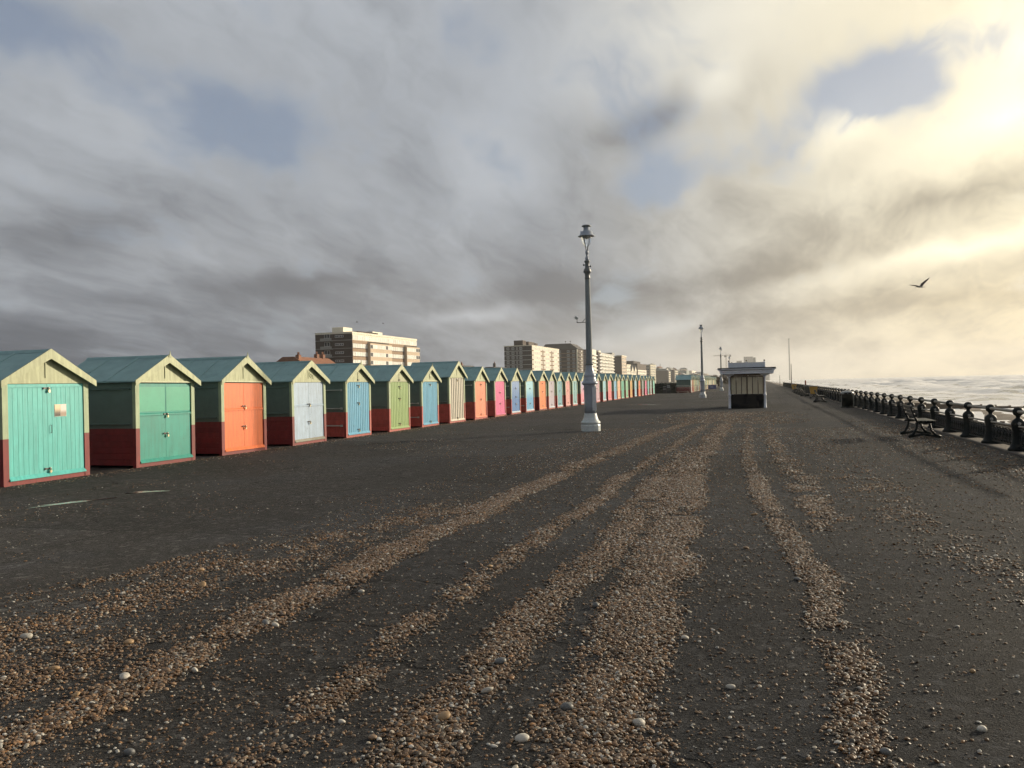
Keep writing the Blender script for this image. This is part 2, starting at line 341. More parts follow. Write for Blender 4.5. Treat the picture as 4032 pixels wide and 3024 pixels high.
    h = g.m('ADD', g.m('MULTIPLY', sp.outputs['Distance'], -0.6), g.m('SUBTRACT', g.m('MULTIPLY', fine, 0.6), g.m('MULTIPLY', ck, 2.0)))
    h = g.m('ADD', h, g.m('MULTIPLY', mid, 0.8))
    bp = g.n('ShaderNodeBump', {'Height': h, 'Strength': 0.55, 'Distance': 0.012}); L.new(bp.outputs[0], b.inputs['Normal'])
    return m
ASPH = asphalt_mat()
def pz(x, y):
    return (vnoise(x, y, .25, 9) - .5) * .035 * np.clip((y - 1) / 4, 0, 1) * np.clip((11.6 + x) / 1.5, 0, 1) * np.clip((4.2 - x) / 1.0, 0, 1) * np.clip((48 - y) / 10, 0, 1)
Xp = axis([(-17, -13, .5), (-13, -6, .2), (-6, 1.2, .07), (1.2, 5.75, .18)]); Yp = axis([(-30, 2, 4), (2, 12, .08), (12, 25, .2), (25, 60, .5), (60, 250, 5), (250, 3200, 100)])
tag(inst('promenade', grid_mesh('promenade', Xp, Yp, pz, ASPH, [('grit', lambda x, y, z: lane_cover(x, y))])), 'wide dark asphalt promenade strewn with washed up shingle', kind='structure')
GRASS = mat('winter_grass', (0.05, 0.07, 0.025), 0.9, 0.3, 0.3, 0.5, 20)
MB().add([(-640, -300, -.03), (-16.9, -300, -.03), (-16.9, 6000, -.03), (-640, 6000, -.03)], [(0, 1, 2, 3)]).build('lawn', GRASS, label='flat seafront lawn and land behind the beach huts', kind='structure')
ROADM = mat('street_asphalt', (0.05, 0.05, 0.05), 0.85, 0.2, 1)
MB().add([(-136, -300, -.02), (-122, -300, -.02), (-122, 3000, -.02), (-136, 3000, -.02)], [(0, 1, 2, 3)]).build('road', ROADM, label='coast road in front of the apartment blocks', kind='structure')
MB().box(5.75, 6.05, -30, 3200, -2.5, 0.035).build('sea_wall', CONC, kind='structure', label='low concrete sea wall under the railing')
# beach and sea
SHING = mat('beach_shingle', (0.105, 0.078, 0.052), 0.9, 0.3, 0.8, 0.8, 18)
def bz(x, y):
    xs = [6, 9, 14, 18, 20.5, 24, 27, 34, 60]; zs = [-.9, -1.15, -1.6, -2.4, -2.9, -2.45, -2.75, -3.6, -6]
    w = (vnoise(x * .3, y, .06, 21) - .5) * 3.0
    return np.interp(x + w, xs, zs) + (vnoise(x, y, .6, 22) - .5) * .12
tag(inst('beach', grid_mesh('beach', axis([(6.05, 36, .6), (36, 60, 6)]), axis([(-20, 120, 1.2), (120, 400, 6), (400, 3000, 60)]), bz, SHING)), 'brown shingle beach sloping to the surf', kind='structure')

SEA_Z = -2.62
def sea_height(x, y):
    wx = x + (vnoise(x, y, .012, 31) - .5) * 60 + (vnoise(x, y, .05, 32) - .5) * 9
    env = np.clip((x - 24) / 60, 0.05, 1)
    br = .35 + 1.3 * vnoise(x * .6, y * .35, .03, 33) ** 1.5
    ph = wx * 2 * np.pi / 34.0; c = np.sin(ph + .55 * np.cos(ph))
    a = np.maximum(c, 0) ** 2.2 * 1.7 - .45
    ph2 = (wx * .8 + y * .35) * 2 * np.pi / 17.0
    hgt = env * (a * br + .22 * np.sin(ph2) + .8 * (vnoise(x, y, .14, 34) - .5) + .5 * (vnoise(x, y, .4, 35) - .5)) + .12 * (vnoise(x, y, .5, 36) - .5)
    return hgt
def sea_z(x, y): return SEA_Z + sea_height(x, y) * np.clip(1 - (x - 900) / 3000, .2, 1)
def sea_foam(x, y, z):
    h = sea_height(x, y)
    f = np.clip((h - .05) * 1.0, 0, 1) * (.45 + .9 * vnoise(x, y, .11, 41)) + .25 * vnoise(x, y, .03, 44)
    f = np.maximum(f, np.clip(1.2 - (x - 24) / 420, 0, 1) * np.clip((vnoise(x, y * .5, .16, 42) * .6 + vnoise(x, y, .5, 43) * .4) * 2.4 - .45, 0, 1))
    return np.clip(f, 0, 1)
def sea_mat():
    m = bpy.data.materials.new('rough_sea'); m.use_nodes = True; g = NT(m.node_tree); b = m.node_tree.nodes['Principled BSDF']; L = m.node_tree.links
    co = g.n('ShaderNodeTexCoord').outputs['Object']
    at = g.n('ShaderNodeAttribute', attribute_name='foam').outputs['Fac']
    n = g.noise(co, 0.7, 6, 0.7, 0.8)
    f = g.rng(g.m('ADD', at, g.m('MULTIPLY', g.m('SUBTRACT', n, 0.5), 0.7)), 0.28, 0.62)
    L.new(g.mix(f, (0.33, 0.315, 0.28), (0.78, 0.77, 0.74)), b.inputs['Base Color'])
    L.new(g.rng(f, 0, 1, 0.22, 0.8), b.inputs['Roughness'])
    bp = g.n('ShaderNodeBump', {'Height': g.noise(co, 1.1, 6, 0.65), 'Strength': 0.5, 'Distance': 0.5}); L.new(bp.outputs[0], b.inputs['Normal'])
    return m
gx = 19.0 * (6000 / 19.0) ** np.linspace(0, 1, 430); gy = np.concatenate([np.arange(-60, 20, 4), 20 * (6200 / 20.0) ** np.linspace(0, 1, 330)])
tag(inst('sea', grid_mesh('sea', gx, gy, sea_z, sea_mat(), [('foam', sea_foam)])), 'rough pale sea with breaking foamy waves', kind='structure')

# ------------------------------------------------------------------ shingle
def pebble_mat():
    m = bpy.data.materials.new('flint_pebble'); m.use_nodes = True; g = NT(m.node_tree); b = m.node_tree.nodes['Principled BSDF']; L = m.node_tree.links
    at = g.n('ShaderNodeAttribute', attribute_name='tone', attribute_type='INSTANCER').outputs['Color']
    n = g.noise(g.n('ShaderNodeTexCoord').outputs['Object'], 2.2, 4, 0.6)
    k = g.rng(n, 0.3, 0.7, 0.7, 1.3)
    L.new(g.mix(1.0, at, g.n('ShaderNodeCombineColor', [k, k, k]).outputs[0], 'MULTIPLY'), b.inputs['Base Color'])
    b.inputs['Roughness'].default_value = 0.5; b.inputs['Specular IOR Level'].default_value = 0.4; b.inputs['Diffuse Roughness'].default_value = 0.6
    return m
PEB = pebble_mat()
TONES = np.array([(.22,.137,.078),(.15,.093,.052),(.29,.20,.13),(.20,.155,.12),(.11,.085,.06),(.27,.25,.22),(.36,.20,.09),(.52,.49,.43),(.06,.055,.05)])
TW = np.array([.24,.22,.14,.12,.12,.07,.03,.03,.03])
def pebble_gn(seed, flat):
    ng = bpy.data.node_groups.new('pebble_scatter', 'GeometryNodeTree')
    ng.interface.new_socket('Geometry', in_out='INPUT', socket_type='NodeSocketGeometry'); ng.interface.new_socket('Geometry', in_out='OUTPUT', socket_type='NodeSocketGeometry')
    N = ng.nodes.new; L = ng.links.new
    gi = N('NodeGroupInput'); go = N('NodeGroupOutput')
    ico = N('GeometryNodeMeshIcoSphere'); ico.inputs['Radius'].default_value = 1.0; ico.inputs['Subdivisions'].default_value = 2
    sp = N('GeometryNodeSetPosition'); L(ico.outputs['Mesh'], sp.inputs['Geometry'])
    ns = N('ShaderNodeTexNoise'); ns.noise_dimensions = '4D'; ns.inputs['W'].default_value = seed * 3.7; ns.inputs['Scale'].default_value = 1.1; ns.inputs['Detail'].default_value = 1.0
    sb = N('ShaderNodeVectorMath'); sb.operation = 'SUBTRACT'; sb.inputs[1].default_value = (.5, .5, .5); L(ns.outputs['Color'], sb.inputs[0])
    ml = N('ShaderNodeVectorMath'); ml.operation = 'MULTIPLY'; ml.inputs[1].default_value = (1.1, 1.1, .9); L(sb.outputs[0], ml.inputs[0])
    L(ml.outputs[0], sp.inputs['Offset'])
    sm = N('GeometryNodeSetShadeSmooth'); L(sp.outputs[0], sm.inputs['Geometry'])
    mt = N('GeometryNodeSetMaterial'); mt.inputs['Material'].default_value = PEB; L(sm.outputs[0], mt.inputs['Geometry'])
    ip = N('GeometryNodeInstanceOnPoints'); L(gi.outputs[0], ip.inputs['Points']); L(mt.outputs[0], ip.inputs['Instance'])
    for an, sock in (('turn', 'Rotation'), ('size', 'Scale')):
        na = N('GeometryNodeInputNamedAttribute'); na.data_type = 'FLOAT_VECTOR'; na.inputs['Name'].default_value = an; L(na.outputs[0], ip.inputs[sock])
    L(ip.outputs[0], go.inputs[0])
    return ng
def scatter(name, x, y, r, label, seed, white=0.0):
    n = len(x); fl = rng.uniform(.35, .7, n); el = rng.uniform(.8, 1.35, n)
    size = np.stack([r * el, r / np.sqrt(el), r * fl], -1)
    pile = np.clip(lane_cover(x, y), 0, 1) * rng.random(n) * .014 * (r > .006)
    z = pz(x, y) + r * fl * .55 + pile
    turn = np.stack([rng.normal(0, .3, n), rng.normal(0, .3, n), rng.uniform(0, 6.28, n)], -1)
    ti = rng.choice(len(TONES), n, p=TW / TW.sum()); col = TONES[ti] * np.array((1.03, .95, .82)) * rng.uniform(.6, 1.25, (n, 1))
    w = rng.random(n) < white; col[w] = np.array((.5, .47, .41)) * rng.uniform(.7, 1.25, (w.sum(), 1))
    me = bpy.data.meshes.new(name); me.vertices.add(n); me.vertices.foreach_set('co', np.stack([x, y, z], -1).astype(np.float32).ravel())
    for an, v in (('turn', turn), ('size', size)):
        a = me.attributes.new(an, 'FLOAT_VECTOR', 'POINT'); a.data.foreach_set('vector', v.astype(np.float32).ravel())
    a = me.attributes.new('tone', 'FLOAT_COLOR', 'POINT'); a.data.foreach_set('color', np.c_[col, np.ones(n)].astype(np.float32).ravel())
    me.materials.append(PEB)
    o = inst(name, me, label=label, kind='stuff'); md = o.modifiers.new('scatter', 'NODES'); md.node_group = pebble_gn(seed, .6)
    return o
def cand(n, y0, y1, xl, xr, power=1.0):
    u = rng.random(n); y = y0 + (y1 - y0) * u ** power
    a = xl(y); b = xr(y); return a + (b - a) * rng.random(n), y
XL = lambda y: np.maximum(-12.0, -1.19 * y - 1.2); XR = lambda y: np.minimum(4.9, .31 * y + .6)
for k in range(3):                                # three pebble shapes, mixed through each other
    x, y = cand(760000, 2.7, 15, lambda y: np.maximum(-6.2, XL(y)), lambda y: np.minimum(3.2, XR(y)))
    keep = rng.random(len(x)) < lane_cover(x, y) * .50; x, y = x[keep], y[keep]
    scatter('shingle', x, y, .0036 + .0100 * rng.random(len(x)) ** 2.6 + .0004 * y, 'brown shingle washed into long lanes over the asphalt', k + 1, .05)
    x, y = cand(420000, 15, 46, lambda y: np.full_like(y, -6.0), lambda y: np.full_like(y, 4.9))
    keep = rng.random(len(x)) < lane_cover(x, y) * .36; x, y = x[keep], y[keep]
    scatter('shingle', x, y, .010 + .014 * rng.random(len(x)) ** 2, 'brown shingle thinning out towards the shelter', k + 4, .04)
    x, y = cand(36000, 2.7, 30, lambda y: np.maximum(-11.5, XL(y)), lambda y: np.minimum(4.9, XR(y)), 1.6)
    keep = rng.random(len(x)) < .25 + .6 * vnoise(x, y, .7, 61) - .5 * (x < -5.6) - .12 * (x > .8); x, y = x[keep], y[keep]
    scatter('loose_grit', x, y, .0028 + .0075 * rng.random(len(x)) ** 3 + .0003 * y, 'scattered grit and small stones on bare asphalt', k + 7, .10)
n_ = 5200; gx_ = -13.25 + np.abs(rng.normal(0, .35, n_)); gy_ = rng.uniform(11, 60, n_)
scatter('loose_grit', gx_ - .0075 * gy_, gy_, .004 + .008 * rng.random(n_) ** 2 + .0002 * gy_, 'grit and litter blown against the feet of the huts', 11, .06)
# larger stones one can pick out
def stone_mesh(i):
    r = np.random.default_rng(100 + i); b = MB(); b.ball((0, 0, 0), 1.0, 10)
    v = np.array(b.v); d = r.normal(0, 1, (4, 3)); ph = r.uniform(0, 6, 4)
    k = 1 + sum(.09 * np.sin(v @ (d[j] * 1.3) + ph[j]) for j in range(4)); v = v * k[:, None]; b.v = [tuple(q) for q in v]
    return b
STM = [mat('pale_flint', (.45, .42, .36), .6, .25, 20), mat('tan_flint', (.34, .22, .11), .6, .25, 20), mat('grey_flint', (.13, .13, .125), .5, .25, 20), mat('brown_flint', (.20, .13, .075), .6, .25, 20)]
SLAB = ['larger pale flint pebble lying among the washed up shingle', 'larger tan flint pebble lying among the washed up shingle', 'larger dark grey flint pebble lying among the washed up shingle', 'larger brown flint pebble lying among the washed up shingle']
SM = [[stone_mesh(i * 3 + j).mesh('pebble', STM[i]) for j in range(3)] for i in range(4)]
big = [(-4.85,4.55,.034,0),(-3.58,4.02,.030,0),(-4.12,4.05,.026,1),(-4.05,4.6,.028,1),(-3.4,5.2,.028,2),(-1.52,4.75,.032,2),(-.98,4.15,.036,2),(-1.1,3.75,.034,0),(-2.0,3.1,.034,1),(-1.55,3.9,.03,1),(-3.5,3.4,.028,3),(-4.6,6.1,.03,1),(-5.0,6.6,.03,1),(.95,4.35,.022,0),(-.6,4.05,.032,0),(-1.2,6.1,.028,2),(-1.45,4.3,.028,0)]
for k in range(58):
    q = rnd.choice([-3.5, -4.7, -2.3, -1.55, -.85, .4]); big.append((q + rnd.gauss(0, .28), 3 + 9 * rnd.random() ** 1.4, rnd.uniform(.016, .026), rnd.choice([0, 1, 1, 2, 3, 3])))
for x, y, r, c in big:
    o = inst('pebble', SM[c][rnd.randrange(3)], None, (x, y, float(pz(np.array([x]), np.array([y]))[0]) + r * .5), (rnd.gauss(0, .2), rnd.gauss(0, .2), rnd.random() * 6.28), label=SLAB[c], cat='pebble', group='larger pebbles in the shingle')
    e = rnd.uniform(.9, 1.35); o.scale = (r * e, r / math.sqrt(e), r * rnd.uniform(.55, .75))
# puddles
WATER = mat('puddle_water', (0.016, 0.015, 0.013), 0.04, 0.0, bump=1.0, bscale=16.0, spec=0.7)
def puddle(cx, cy, a, b, ang, label):
    n = 40; vs = []
    for i in range(n):
        q = 2 * math.pi * i / n; k = 1 + .28 * math.sin(3 * q + cx) + .2 * math.sin(5 * q + 2 * cy) + .12 * math.sin(9 * q)
        u, v = a * math.cos(q) * k, b * math.sin(q) * k
        vs.append((u * math.cos(ang) - v * math.sin(ang), u * math.sin(ang) + v * math.cos(ang), 0))
    z = float(pz(np.array([cx]), np.array([cy]))[0])
    MB().add(vs, [tuple(range(n))]).build('puddle', WATER, None, (cx, cy, z + .006), label=label, cat='puddle', group='puddles on the asphalt')
puddle(-10.2, 10.45, .5, .10, R(66), 'thin rain puddle in front of the turquoise boarded hut')
puddle(-9.95, 11.75, .30, .12, R(40), 'small rain puddle beyond the thin one before the turquoise boarded hut')
puddle(-7.7, 61.9, .62, .35, R(-5), 'narrow bright puddle on the asphalt between the shelter and the huts')
puddle(-8.8, 63.6, .8, .22, R(-5), 'broken shallow puddle just beyond the narrow bright puddle')

# ------------------------------------------------------------------ beach huts
def sc(r, g, b, k=1.0):          # sRGB 0-255 of a sunlit paint to a base colour
    f = lambda c: (c / 255 / 12.92 if c / 255 < .04045 else ((c / 255 + .055) / 1.055) ** 2.4)
    return tuple(min(.85, f(c) * k) for c in (r, g, b))
def paint(name, rgb, k=1.0, rough=.45, dirt=0.15):
    c = sc(*rgb, k * .84); return mat(name + '_paint', c, rough, 0.08, 4, 0.10, 25, dirt=.45, tint=tuple(x * .72 + .02 for x in c), streak=.16)
def slab(mb, y0, z0, y1, z1, t, x0, x1, m=0):       # sloping slab between two (y,z) points, thickness t upward
    mb.prism([(y0, z0), (y1, z1), (y1, z1 + t), (y0, z0 + t)], x0, x1, m) if y1 > y0 else mb.prism([(y1, z1), (y0, z0), (y0, z0 + t), (y1, z1 + t)], x0, x1, m)
HC = {}
def hut_meshes(w, ze, za, red, detail):
    key = (w, ze, za, red.name, detail)
    if key in HC: return HC[key]
    h = w / 2; P = {}
    zr = .875; ov = .11; k = (za - .06 - ze) / (h + .09)           # roof slope
    b = MB()                                                       # rear and side carcass, set in from the boards
    b.box(-2.08, -.03, -h + .02, h - .02, .06, zr, 1); b.box(-2.08, -.03, -h + .02, h - .02, zr, ze + .02, 0)
    b.prism([(-h + .02, ze + .02), (h - .02, ze + .02), (0, ze + .02 + k * (h - .02))], -2.08, -.03, 0)
    P['carcass'] = b.mesh('carcass', [GREEN, red])
    nb = 6 if detail else 0
    if nb:                                                         # boarded lower flank, sheeted upper flank
        hb = (zr - .05) / nb
        P['side_board'] = MB().prism([(0, 0), (.016, .003), (.012, hb - .002), (0, hb - .002)], -2.09, -.061).mesh('side_board', red)
        P['side_panel'] = MB().box(-2.09, -.061, 0, .012, zr, ze - .02).mesh('side_panel', GREEN)
        P['side_ledge'] = MB().prism([(.012, 0), (.05, .004), (.05, .02), (.012, .034)], -2.0, -.12).mesh('side_ledge', GREEN)
        P['hb'] = hb; P['nb'] = nb
    for s in (-1, 1):
        b = MB(); y0, y1 = (h - .125, h) if s > 0 else (-h, -h + .125)
        b.box(-.06, .022, y0, y1, 0, zr, 1); b.box(-.06, .022, y0, y1, zr, ze + .01, 0); P['post%d' % s] = b.mesh('corner_post', [POSTG, red])
    P['sill'] = MB().box(-.05, .012, -h + .125, h - .125, 0, .105).mesh('sill', red)
    zt = za - .10
    b = MB(); b.prism([(-h - .02, ze + .012), (h + .02, ze + .012), (h + .02, ze + .03), (0, zt), (-h - .02, ze + .03)], -.03, .018); P['gable'] = b.mesh('gable_panel', PALE)
    P['batten'] = MB().box(.018, .032, -.05, -.02, ze + .12, zt - .1).mesh('batten', PALE)
    P['ledge'] = MB().prism_y([(.018, ze + .02), (.055, ze + .02), (.045, ze + .055), (.018, ze + .06)], -h + .02, h - .02).mesh('ledge', PALE)
    ye, zlow = h + .095, ze - .005
    for s in (-1, 1):
        b = MB(); slab(b, s * ye, zlow + .03, 0, za - .03, .03, -2.2, ov)
        P['roof%d' % s] = b.mesh('roof_panel', ROOF)
        b = MB(); hh = .15; kk = (za - zlow) / ye
        poly = [(s * (ye + .015), zlow - hh * .35), (s * (ye + .015), zlow + .07), (0, za + .045), (0, za - hh)]
        if s > 0: poly = [poly[0], poly[1], poly[2], poly[3]]
        else: poly = poly[::-1]
        b.prism(poly, ov, ov + .024); P['barge%d' % s] = b.mesh('bargeboard', PALE)
    b = MB(); k2 = (za - .03 - zlow - .03) / ye
    slab(b, -ye, zlow + .058, -.07, zlow + .058 + k2 * (ye - .07), .012, 0, .06); P['lap'] = b.mesh('felt_lap', ROOF)
    P['ridge'] = MB().prism([(-.07, za - .03), (.07, za - .03), (0, za + .035)], -2.2, ov).mesh('ridge_cap', ROOF)
    P['finial'] = MB().prism([(-.05, za - .02), (.05, za - .02), (.012, za + .06), (0, za + .13), (-.012, za + .06)], ov + .024, ov + .04).mesh('finial', PALE)
    HC[key] = P; return P
LOCKM = {}
def lock(parent, y, z, x=.03, kind=0):
    if not LOCKM:
        LOCKM['hasp'] = MB().box(0, .010, -.08, .08, -.012, .012).box(.010, .020, -.078, -.052, -.02, .02).box(.010, .022, .03, .055, -.022, .022).mesh('hasp', [DARKST])
        b = MB(); b.tube([(.03, .03, -.03), (.03, .03, .0), (.03, .045, .014), (.03, .06, .0), (.03, .06, -.03)], .006, 6); LOCKM['shackle'] = b.mesh('shackle', STEEL)
        b = MB(); b.prism([(.045 + .027 * math.cos(q * .5236), -.055 + .03 * math.sin(q * .5236)) for q in range(12)], .018, .04); LOCKM['body'] = b.mesh('padlock', BRASS)
    o = inst('hasp', LOCKM['hasp'], parent, (x, y, z)); inst('padlock', LOCKM['body'], o); inst('shackle', LOCKM['shackle'], o)
def hut(y, label, door, style='panel', w=2.05, za=2.52, ze=1.88, red=None, detail=1, fin=False, bars=(), locks=(), group='beach huts in the long front row', extra=None, x0=None, ledge=False):
    red = red or RED
    x = (-13.2 - .0075 * y) if x0 is None else x0
    t = empty('beach_hut', (x, y, 0), R(.43), label=label, cat='beach hut', group=group)
    t.rotation_euler = (rnd.gauss(0, R(.35)), rnd.gauss(0, R(.3)), R(.43) + rnd.gauss(0, R(.5)))
    P = hut_meshes(w, ze, za, red, 1 if detail else 0); h = w / 2
    inst('carcass', P['carcass'], t)
    if detail:
        for i in range(P['nb']): inst('side_board', P['side_board'], t, (0, -h + .02, .05 + i * P['hb'])).scale = (1, -1, 1)
        inst('side_panel', P['side_panel'], t, (0, -h + .02, 0)).scale = (1, -1, 1)
        if not bars:
            for z in (.96, ze - .14): inst('side_ledge', P['side_ledge'], t, (0, -h + .02, z)).scale = (1, -1, 1)
    for s in (-1, 1):
        inst('corner_post', P['post%d' % s], t); inst('roof_panel', P['roof%d' % s], t); inst('bargeboard', P['barge%d' % s], t)
    inst('sill', P['sill'], t); inst('gable_panel', P['gable'], t)
    if detail: inst('batten', P['batten'], t)
    if ledge: inst('ledge', P['ledge'], t)
    inst('ridge_cap', P['ridge'], t)
    if detail:
        for xx in (-1.55, -.75): inst('felt_lap', P['lap'], t, (xx, 0, 0))
    if fin: inst('finial', P['finial'], t)
    # doors
    a = h - .125; zb, zt = .115, ze + .004; sp = .004
    mid = extra.get('mid', 0.0) if extra else 0.0
    if style in ('boards', 'ribbed', 'striped'):
        nb = {'boards': 8, 'ribbed': 6, 'striped': 4}[style]
        for s, (u0, u1) in ((-1, (-a, mid)), (1, (mid, a))):
            d = MB().box(-.04, -.012, u0 + sp, u1 - sp, zb, zt).build('door', door if style != 'striped' else mat('striped_gap_grey', sc(75, 72, 64)), t)
            st = (u1 - u0) / nb; gap = {'boards': .006, 'ribbed': .028, 'striped': st * .45}[style]
            key = (style, round(st, 4), door.name, round(zt, 3))
            if key not in HC: HC[key] = MB().box(-.0115, .004, gap / 2, st - gap / 2, zb + .05, zt - (.07 if style == 'boards' else .005)).mesh('board', door)
            for i in range(nb): inst('board', HC[key], d, (0, u0 + i * st, 0))
            if style == 'boards': MB().box(-.0115, .005, u0 + sp, u1 - sp, zt - .065, zt - .001).build('top_rail', door, d)
    else:
        for s, (u0, u1) in ((-1, (-a, mid)), (1, (mid, a))):
            d = MB().box(-.04, -.008, u0 + sp, u1 - sp, zb, zt).build('door', door, t)
            if style == 'rail':
                zr = zb + (zt - zb) * .60
                MB().prism_y([(-.008, zr - .03), (.012, zr - .03), (.012, zr + .01), (-.008, zr + .03)], u0 + .012, u1 - .012).build('middle_rail', door, d)
            if style == 'frame':
                for z0, z1 in ((zb + .08, zb + (zt - zb) * .55), (zb + (zt - zb) * .6, zt - .06)):
                    b = MB()
                    for q in ((u0 + .03, u0 + .09, z0, z1), (u1 - .09, u1 - .03, z0, z1)): b.box(-.008, .008, *q)
                    b.box(-.008, .0075, u0 + .09, u1 - .09, z0, z0 + .06); b.box(-.008, .0075, u0 + .09, u1 - .09, z1 - .06, z1); b.build('panel_frame', door, d)
    if extra is None or not extra.get('nodrip'):
        dm = extra.get('drip', door) if extra else door
        for s, (u0, u1) in ((-1, (-a, mid)), (1, (mid, a))):
            MB().prism_y([(-.01, zb - .02), (.045, zb - .025), (.045, zb - .005), (.0, zb + .055), (-.01, zb + .055)], u0 + .003, u1 - .003 + (.012 if s > 0 else 0)).build('drip_board', dm, t)
    for z in locks: lock(t, mid - .02, z, .006)
    for z in bars:
        o = MB().tube([(-1.95, 0, 0), (-.12, 0, 0)], .018, 8).box(-.16, -.10, -.03, .03, -.035, .035).build('side_bar', PIPE, t, (0, -h - .035, z))
    return t
HY = [13.05, 16.46, 19.59, 23.03, 26.37, 29.89, 33.09, 36.47, 39.95, 43.34, 46.42, 49.62, 52.88, 55.36, 57.9, 60.6, 63.1]
T = paint('turquoise', (95, 203, 196), .95); TEAL = paint('teal', (40, 158, 142), .95); ORG = paint('orange', (250, 122, 55), .95); PBL = paint('pale_blue', (180, 203, 226), .95)
SKY = paint('sky_blue', (105, 180, 215), .95); LGR = paint('light_green', (165, 195, 125), .9); WHT = paint('white', (235, 228, 210), .95)
t1 = hut(HY[0], 'beach hut with turquoise boarded double doors and a small poster', T, 'boards', locks=(.24, 1.80), extra={'mid': .0})
# pull handle and poster on the first hut
b = MB(); b.tube([(.004, .07, .93), (.035, .07, .93), (.035, .07, 1.08), (.004, .07, 1.08)], .006, 6); b.build('handle', DARKST, t1)
po = MB().box(.004, .009, .17, .46, 1.24, 1.48).build('poster', mat('poster_paper', (.7, .66, .58), .5, .05), t1)
MB().box(.0092, .0105, .175, .312, 1.245, 1.475).build('left_picture', gradmat('sunset_print', (.07, .05, .035), (.75, .62, .40), 1.28, 1.42), po)
MB().box(.0092, .0105, .318, .455, 1.245, 1.475).build('right_picture', gradmat('beach_print', (.36, .27, .20), (.72, .67, .62), 1.30, 1.38), po)
t2 = hut(HY[1], 'beach hut with smooth teal double doors, patchier above the middle rail', TEAL, 'rail', za=2.51, fin=True, locks=(.72, 1.17), ledge=True)
t2d = [o for o in t2.children if o.name.startswith('door')]
for o in t2d:
    v = [q.co for q in o.data.vertices]; y0, y1 = min(q.y for q in v), max(q.y for q in v)
    MB().box(-.0075, -.0045, y0 + .02, y1 - .02, 1.24, 1.80).build('upper_panel', mat('faded_teal_paint', sc(68, 160, 132), .4, .12, 3, dirt=.6, tint=sc(60, 165, 135)), o)
hut(HY[2], 'beach hut with plain orange double doors and galvanised hasps beside teal one', ORG, 'rail', za=2.57, fin=True, locks=(.72, 1.26), ledge=True)
t4 = hut(HY[3], 'beach hut with pale blue-white doors and raised numerals on its gable', PBL, 'rail', locks=(.68, 1.22), extra={'drip': mat('bare_grey_timber', (.26, .25, .2), .8, .2)})
def numeral(txt, size, loc, rot, parent, m):
    cu = bpy.data.curves.new('numeral', 'FONT'); cu.body = txt; cu.size = size; cu.extrude = .008; cu.align_x = 'CENTER'
    to = bpy.data.objects.new('numeral_text', cu); C.objects.link(to)
    dg = bpy.context.evaluated_depsgraph_get(); me = bpy.data.meshes.new_from_object(to.evaluated_get(dg)); me.materials.clear(); me.materials.append(m)
    bpy.data.objects.remove(to); inst('numeral', me, parent, loc, rot)
for i, ch in enumerate('424'): numeral(ch, .20, (.026, .03 + i * .10, 2.06 - i * .035), (R(90), 0, R(90)), t4, PALE)
t5 = hut(HY[4], 'beach hut with sky blue ribbed doors and white bars along its flank', SKY, 'ribbed', w=1.97, za=2.52, red=REDS, fin=True, bars=(.42, 1.0, 1.62), locks=(.25, 1.17, 1.77), extra={'mid': .0})
t6 = hut(HY[5], 'beach hut with light green ribbed doors', LGR, 'ribbed', w=1.97, red=REDS, locks=(.28, 1.25, 1.70))
t7 = hut(HY[6], 'beach hut with sky blue ribbed doors and a round plaque on its gable', SKY, 'ribbed', w=2.0, za=2.55, red=REDS, fin=True, bars=(.42, 1.0), locks=(.22, 1.78), ledge=True)
MB().lathe([(.075, 0), (.075, .012), (.05, .02)], 14).build('gable_plaque', PALE, t7, (.02, 0, 2.13), (0, R(90), 0))
for tt in (t5, t6): MB().box(.018, .05, -.07, .05, 1.93, 2.0).build('sign_plate', mat('weathered_plate', (.33, .33, .24), .5, .2), tt)
t8 = hut(HY[7], 'taller beach hut with white and grey striped doors', WHT, 'striped', w=2.15, za=2.80, ze=2.05, red=REDS, locks=(.22, 1.97))
hut(HY[8], 'beach hut with flat salmon doors next to the striped one', paint('salmon', (252, 150, 115)), w=1.95, za=2.6, red=REDS, locks=(.25, 1.0, 1.75), bars=(1.70,), extra={'mid': .05})
hut(HY[9], 'beach hut with magenta pink double doors beside the salmon one', paint('magenta', (225, 95, 150)), w=1.95, za=2.6, red=REDS, locks=(.7, 1.3))
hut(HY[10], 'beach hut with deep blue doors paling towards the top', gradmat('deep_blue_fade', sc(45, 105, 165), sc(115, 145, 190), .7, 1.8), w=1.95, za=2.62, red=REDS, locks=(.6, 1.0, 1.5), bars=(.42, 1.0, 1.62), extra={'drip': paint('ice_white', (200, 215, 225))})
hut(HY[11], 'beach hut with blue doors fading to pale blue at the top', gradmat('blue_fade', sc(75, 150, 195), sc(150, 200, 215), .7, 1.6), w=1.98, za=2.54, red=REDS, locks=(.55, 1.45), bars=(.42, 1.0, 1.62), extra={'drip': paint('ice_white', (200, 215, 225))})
ice = {'drip': paint('ice_white', (200, 215, 225))}
